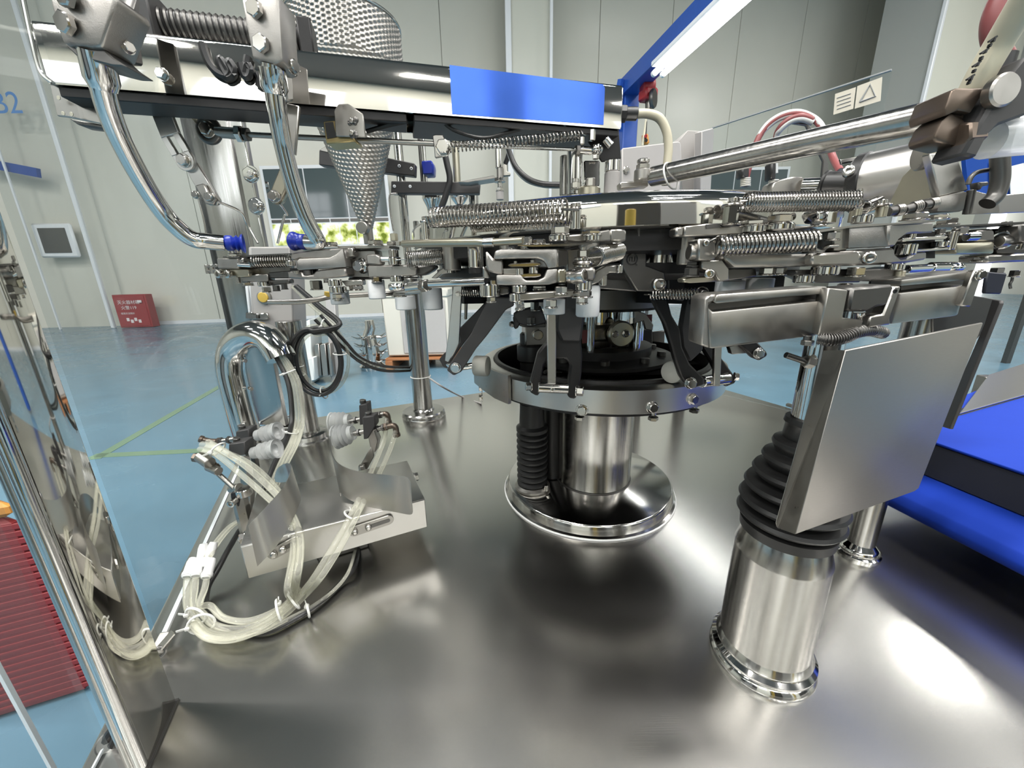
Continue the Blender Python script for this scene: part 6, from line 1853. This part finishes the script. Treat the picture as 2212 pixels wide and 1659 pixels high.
# red and white cable loops
def hp(x, y, Y):
    return P(*kp(x, y)[0], Y)
for k, (m, o, nm) in enumerate((('pink_rubber', 0, 'dull red cable arching above the long tube, outer'), ('fridge_white', -14, 'white cable arching above the long tube, outermost'), ('fridge_white', 9, 'white cable arching above the long tube beside the outer red one'))):
    one('cable', B().tube(cat_rom([hp(1150, 760, .9), hp(1225, 490, .9), hp(1300, 360+o, .9), hp(1420, 270+o, .89), hp(1560, 240+o, .88), hp(1680, 280+o*.8, .87), hp(1750, 350+o, .85), hp(1800, 470, .83), hp(1845, 600, .80), hp(1900, 700, .76)], 7), .0058 if not k else .005, 10), M[m], nm, 'cable')
for k, (m, o, nm) in enumerate((('pink_rubber', 0, 'dull red cable arching above the long tube, inner'), ('fridge_white', 22, 'white cable arching above the long tube, innermost'))):
    one('cable', B().tube(cat_rom([hp(1380, 720, .9), hp(1385, 450, .9), hp(1420, 350+o, .89), hp(1500, 285+o, .88), hp(1590, 262+o, .87), hp(1680, 290+o, .865)], 7), .0055, 10), M[m], nm, 'cable')
for x0, x1, y0, y1, nm in ((1120, 1180, 668, 752, 'black cable connector left of the two behind the long tube'), (1353, 1395, 628, 768, 'black cable connector right of the two behind the long tube')):
    t = thing('cable_connector', nm, 'connector', tuple(hp((x0+x1)/2, y1, .89)))
    pl('body', t, kp(x0, y0, x1, y0-6, x1-4, y1, x0-4, y1), .89, .025, M['black_plastic'], .003)
    for j in range(5):
        q = hp((x0+x1)/2-5, y1+10+j*14, .90)
        link('ring', B().ring(q, UZ, .0085, .0018, 16, 6), M['off_white'], t)
pl('cable_support', t, kp(1505, 318, 1530, 308, 1640, 310, 1700, 395, 1790, 590, 1810, 640, 1800, 760, 1752, 750, 1765, 620, 1680, 450, 1630, 335), .88, .006, SD)
# ------------------------------------------------------------ pump and bracket at the right
t = thing('air_pump', 'grey barrel with a black flange and chrome rod behind the right rim spring', 'pump', tuple(P(1900, 440, .60)))
fa, fb = P(1868, 398, .64), P(2010, 372, .58)
dv = (fb-fa).normalized()
link('barrel', B().cyl(fa, fb, .042, n=40), M['steel_brushed'], t)
link('flange', B().cyl(fa-dv*.012, fa+dv*.008, .044, n=40), M['black_plastic'], t)
link('nose', B().cyl(P(*kp(1775, 805)[0], .68), fa, .0185, n=28), M['black_plastic'], t)
link('nose_lip', B().cyl(P(*kp(1765, 806)[0], .682), P(*kp(1800, 805)[0], .677), .0205, n=28), M['black_rubber'], t)
link('rod', B().cyl(P(*kp(1590, 812)[0], .70), P(*kp(1780, 806)[0], .68), .0105, n=24), M['steel_mirror'], t)
cap(t, *kp(1965, 712)[0], .615, 11, V((-.7, -.7, .2)), .8)
cap(t, *kp(2055, 885)[0], .60, 6, V((-.7, -.7, .2)), .8)
pl('foot_bracket', t, kp(1350, 840, 1370, 790, 1420, 765, 1530, 742, 1608, 740, 1605, 800, 1650, 880, 1350, 880), .70, .03, SS, .002)
pl('strap_plate', t, k3(1250, 835, 1740, 738, 1745, 762, 1258, 862), .66, .004, SP, .0006)
t = thing('gusset_bracket', 'bright welded steel gusset bracket at the far right below the long tube', 'bracket', tuple(P(2060, 440, .47)))
Y = .48
pl('front_face', t, kt(618, 985, 788, 965, 868, 1215, 680, 1258), Y, .01, M['steel_brushed'], .0012)
pl('lower_block', t, kt(682, 1258, 868, 1218, 842, 1352, 665, 1358), Y-.003, .03, M['steel_cast'], .003, 2)
pl('side_face', t, kt(500, 1070, 560, 1010, 622, 988, 684, 1258, 662, 1355, 350, 1312, 440, 1130), (1918, Y+.06, 2028, Y+.002), .006, M['steel_yellowed'], .001)
pl('neck', t, kt(640, 905, 795, 955, 790, 968, 622, 986), Y+.004, .01, M['steel_yellowed'], .001)
q = P(*kt(535, 1005)[0], Y+.03)
link('screw_head', B().cyl(q, q+V((.9, -.3, .1)).normalized()*.009, .0155), SS, t)
link('edge_rod', B().cyl(P(*kt(885, 1215)[0], Y), P(*kt(855, 1370)[0], Y), .004), SD, t)
t = thing('elbow_fitting', 'brown tarnished elbow fitting holding the cream hose, upper right', 'fitting', tuple(P(2050, 270, .335)))
Y = .335
BF = M['brown_fitting']
pl('lower_body', t, kt(700, 768, 760, 715, 855, 770, 838, 830, 800, 940, 655, 905, 650, 868), Y, .022, BF, .003, 2)
p0, p1 = P(*kt(790, 880)[0], Y), P(*kt(905, 870)[0], Y)
link('hex_nut', B().hexa(p0, p1,   .0108), BF, t)
pl('neck', t, kt(735, 700, 860, 700, 840, 785, 760, 745, 725, 750), Y+.002, .018, BF, .004)
pl('hex_block', t, kt(715, 692, 762, 578, 790, 560, 965, 560, 972, 580, 880, 725, 800, 705, 725, 740), Y-.004, .028, BF, .003, 2)
pts = [P(*kt(880, 600)[0], Y+.01), P(*kt(960, 450)[0], Y+.005), P(*kt(1060, 280)[0], Y), P(*kt(1180, 80)[0], Y-.01), P(*kt(1300, -120)[0], Y-.02)]
t2 = thing('cream_hose', 'thick cream hose with black print rising to the upper right corner', 'hose', tuple(pts[0]))
link('hose', B().tube(cat_rom(pts, 8), .0088, 20), M['cream_hose'], t2)
for k, (x, y) in enumerate(((1028, 245), (1005, 282), (975, 322), (950, 362), (925, 405), (905, 445), (885, 490), (872, 520))):
    q = P(*kt(x, y)[0], Y-.0072+k*.001)
    e = P(*kt(x-9, y+(20 if k % 3 else 26))[0], Y-.0072+k*.001)
    b = B().bar(q, e, .0022, .0012, up=V((0, 1, 0)))
    if k % 2 == 0:
        b.bar(q+V((.0015, 0, .001)), q+V((-.003, 0, -.002)), .0016, .0012, up=V((0, 1, 0)))
    link('hose_print', b, M['ink'], t2)
one('red_hose', B().tube(cat_rom([P(*kt(*v)[0], .40) for v in ((1090, 380), (1030, 260), (1020, 150), (1050, 40), (1110, -80))], 8), .0078, 14), M['pink_rubber'], 'faded red hose behind the cream hose at the upper right', 'hose')
one('black_sleeve', B().tube(cat_rom([P(*kt(*v)[0], .39) for v in ((1000, 590), (1030, 500), (1055, 420), (1075, 360))], 8), .010, 14), M['black_plastic'], 'black rubber sleeve between the cream hose and the clamp bar', 'sleeve')
t = thing('clamp_bar', 'black clamp bar with a big round screw head at the right frame edge', 'bar', tuple(P(2150, 300, .31)))
pl('bar', t, kt(826, 990, 1030, 640, 1110, 500, 1221, 365, 1330, 330, 1330, 700, 1060, 800, 1000, 860, 920, 1012), .325, .025, M['graphite_paint'], .002)
q = P(*kt(1112, 568)[0], .321)
link('screw_head', B().cyl(q+V((.0, .008, 0)), q, .0110, n=32), M['steel_satin'], t)
q = cat_rom([P(*kt(*v)[0], .35) for v in ((990, 900), (1080, 890), (1180, 880), (1400, 860))], 8)
one('clear_pipe', B().tube(q, .0134, 24), M['clear_silicone'], 'thick milky clear pipe stub at the right frame edge', 'pipe')
t = thing('drain_pipe', 'bent dull steel pipe dropping from the clear pipe stub', 'pipe', tuple(P(*kt(990, 1300)[0], .46)))
link('pipe', B().tube(cat_rom([P(*kt(*v)[0], .46) for v in ((1062, 960), (1068, 1060), (1066, 1160), (1040, 1250), (985, 1305))], 8), .0075, 18), M['steel_dark'], t)
link('side_pipe', B().tube(cat_rom([P(*kt(*v)[0], .47) for v in ((862, 1180), (885, 1130), (930, 1100), (1020, 1085))], 8), .0024, 10), SD, t)
pl('bracket', t, kt(930, 1165, 1000, 1160, 1000, 1185, 960, 1190, 950, 1215, 935, 1212), .475, .01, SD)
t = thing('drip_tray', 'grey steel drip tray under the bent drain pipe at the right', 'tray', tuple(P(2130, 470, .50)))
pl('wall', t, kt(888, 1215, 985, 1240, 1060, 1250, 1060, 1365, 855, 1372), .49, .004, SS, .0006)
pl('wall', t, kt(1060, 1250, 1330, 1225, 1330, 1355, 1060, 1365), .495, .004, M['steel_brushed'], .0006)
# blue board far right
t = thing('blue_board', 'blue and white board on the hall floor far behind the drain pipe', 'board', tuple(P(2170, 560, 5.0)))
pl('board', t, [(2085, 330), (2330, 330), (2330, 448), (2095, 448)], 5.0, .05, M['blue_film'])
pl('white_patch', t, [(2140, 350), (2160, 350), (2165, 420), (2140, 425)], 4.98, .01, M['fridge_white'])
pl('white_patch', t, [(2180, 360), (2212, 352), (2215, 440), (2185, 440)], 4.98, .01, M['fridge_white'])
a = P(2300, 440, 5.0)
link('leg', B().box((a.x, a.y+.04, (FZ+a.z)/2), (.06, .06, a.z-FZ)), M['steel_dark'], t)
# ------------------------------------------------------------ blue belt conveyor on the right
A_, B_ = V((.672, .66, 0)), V((.745, .22, 0))
d = (B_-A_).normalized()
w = V((-d.y, d.x, 0))
if w.x < 0:
    w = -w
LL = (B_-A_).length
t = thing('belt_conveyor', 'bright blue belt conveyor with a navy side standing on the table at the right', 'conveyor', tuple(A_+UZ*.0))
def sect(pts, m, n, s0=0, s1=LL, bev=.002):
    link(n, B().prism([A_+d*s0+w*x+UZ*z for x, z in pts], d*(s1-s0), bev), m, t)
sect([(-.034, .06), (-.030, .046), (-.018, .040), (.5, .040), (.5, .100), (.022, .100), (-.012, .086), (-.028, .074)], M['blue_belt'], 'lower_belt')
sect([(.024, .1005), (.030, .158), (.5, .158), (.5, .1005)], M['navy_edge'], 'side_band')
link('upper_belt', B().prism([A_+w*.026+UZ*.1585-d*.0, A_+d*LL+w*.026+UZ*.1585, A_+d*LL+w*.75+UZ*.1585, A_+w*.75-d*.22+UZ*.1585], UZ*.004, .001), M['blue_belt'], t)
for k in range(3):
    q = A_+d*(LL*(.15+.35*k))+w*.3
    link('foot', B().box(q+UZ*.02, (.05, .03, .04), 0, .002), M['steel_dark'], t)
q = [PZ(2072, 896, .165), PZ(2135, 812, .165), PZ(2330, 750, .165), PZ(2330, 822, .165)]
t = thing('side_shelf', 'stainless side shelf with a black lip beyond the blue belt', 'shelf', tuple(q[0]-UZ*.165))
link('plate', B().prism(q, UZ*.004, .001), M['steel_brushed'], t)
link('black_lip', B().prism([q[0]-UZ*.001, q[3]-UZ*.001, q[3]-UZ*.016, q[0]-UZ*.016], V((0, .02, 0)), .001), M['black_rubber'], t)
for z in (q[1], q[2]):
    link('leg', B().box((z.x, z.y, z.z/2), (.03, .03, z.z), 0, .002), SS, t)
# catch on the rear table rim
t = thing('pane_clip', 'small pointed steel clip on the rear right table rim', 'clip', tuple(PZ(1722, 878)))
link('body', B().bar(PZ(1700, 874, .004), PZ(1728, 882, .006), .01, .012, bev=.001), SS, t)
link('tip', B().cyl(PZ(1702, 872, .008), PZ(1722, 878, .010), .003), SB, t)
# ------------------------------------------------------------ unseen cabinets and posts added behind the viewer for reflections in polished steel
for x, y, sx_, sy_, sz_, m, nm in ((-3.2, -2.6, 2.6, .9, 2.3, 'graphite_paint', 'dark cabinet added behind the viewer for reflections, left of the three'), (.9, -3.4, 2.4, .9, 2.6, 'steel_dark', 'dark cabinet added behind the viewer for reflections, middle of the three'), (4.4, -2.4, 2.2, 1.0, 2.1, 'graphite_paint', 'dark cabinet added behind the viewer for reflections, right of the three')):
    t = thing('added_cabinet', nm, 'cabinet', (x, y, FZ))
    link('body', B().box((x, y, FZ+sz_/2), (sx_, sy_, sz_), 0, .02), M[m], t)
    for k in range(2):
        link('door', B().box((x-sx_/4+k*sx_/2, y+sy_/2+.01, FZ+sz_/2), (sx_/2-.06, .03, sz_-.2), 0, .01), M['grey_box'] if k else M[m], t)
for x, y in ((.1, -1.6), (1.65, -1.7)):
    t = thing('added_yellow_post', 'yellow post added behind the viewer for stripes in the disc, %s one' % ('left' if x < 1 else 'right'), 'post', (x, y, FZ))
    link('post', B().cyl((x, y, FZ), (x, y, FZ+1.9), .09, n=20), M['yellow'], t)
    link('foot', B().cyl((x, y, FZ), (x, y, FZ+.04), .16, n=20), M['steel_dark'], t)

# ------------------------------------------------------------ phrases shared by repeats
GROUPS = {'gripper_unit': 'pouch grippers round the platform', 'rim_spring': 'coil springs along the disc rim', 'swing_lever': 'black swing levers above the cam ring', 'air_hose': 'air hoses of the machine', 'cable_tie': 'white cable ties on the hoses',
          'cup_holder': 'holders of clear suction cups', 'guard_post': 'steel guard posts at the left', 'suction_arm': 'bent tubes with blue suction cups', 'deflector_plate': 'curved deflector plates on the tray', 'slotted_lever': 'slotted levers under the arm housing',
          'slotted_rail': 'slotted rails under the right gripper', 'tie_rod': 'polished tie rods', 'cable': 'cables arching above the long tube', 'cable_connector': 'black cable connectors', 'junction_cabinet': 'grey cabinets behind the disc', 'guide_bush': 'polished guide bushes',
          'pane_clip': 'clips on the table rim', 'added_cabinet': 'dark cabinets added behind the viewer', 'added_yellow_post': 'yellow posts added behind the viewer', 'rim_bar': 'bars under the disc rim'}
for o in COL.objects:
    if o.parent is None and 'category' in o.keys():
        g = GROUPS.get(o.name.split('.')[0])
        if g:
            o['group'] = g
    if '_o' in o.keys():
        del o['_o']
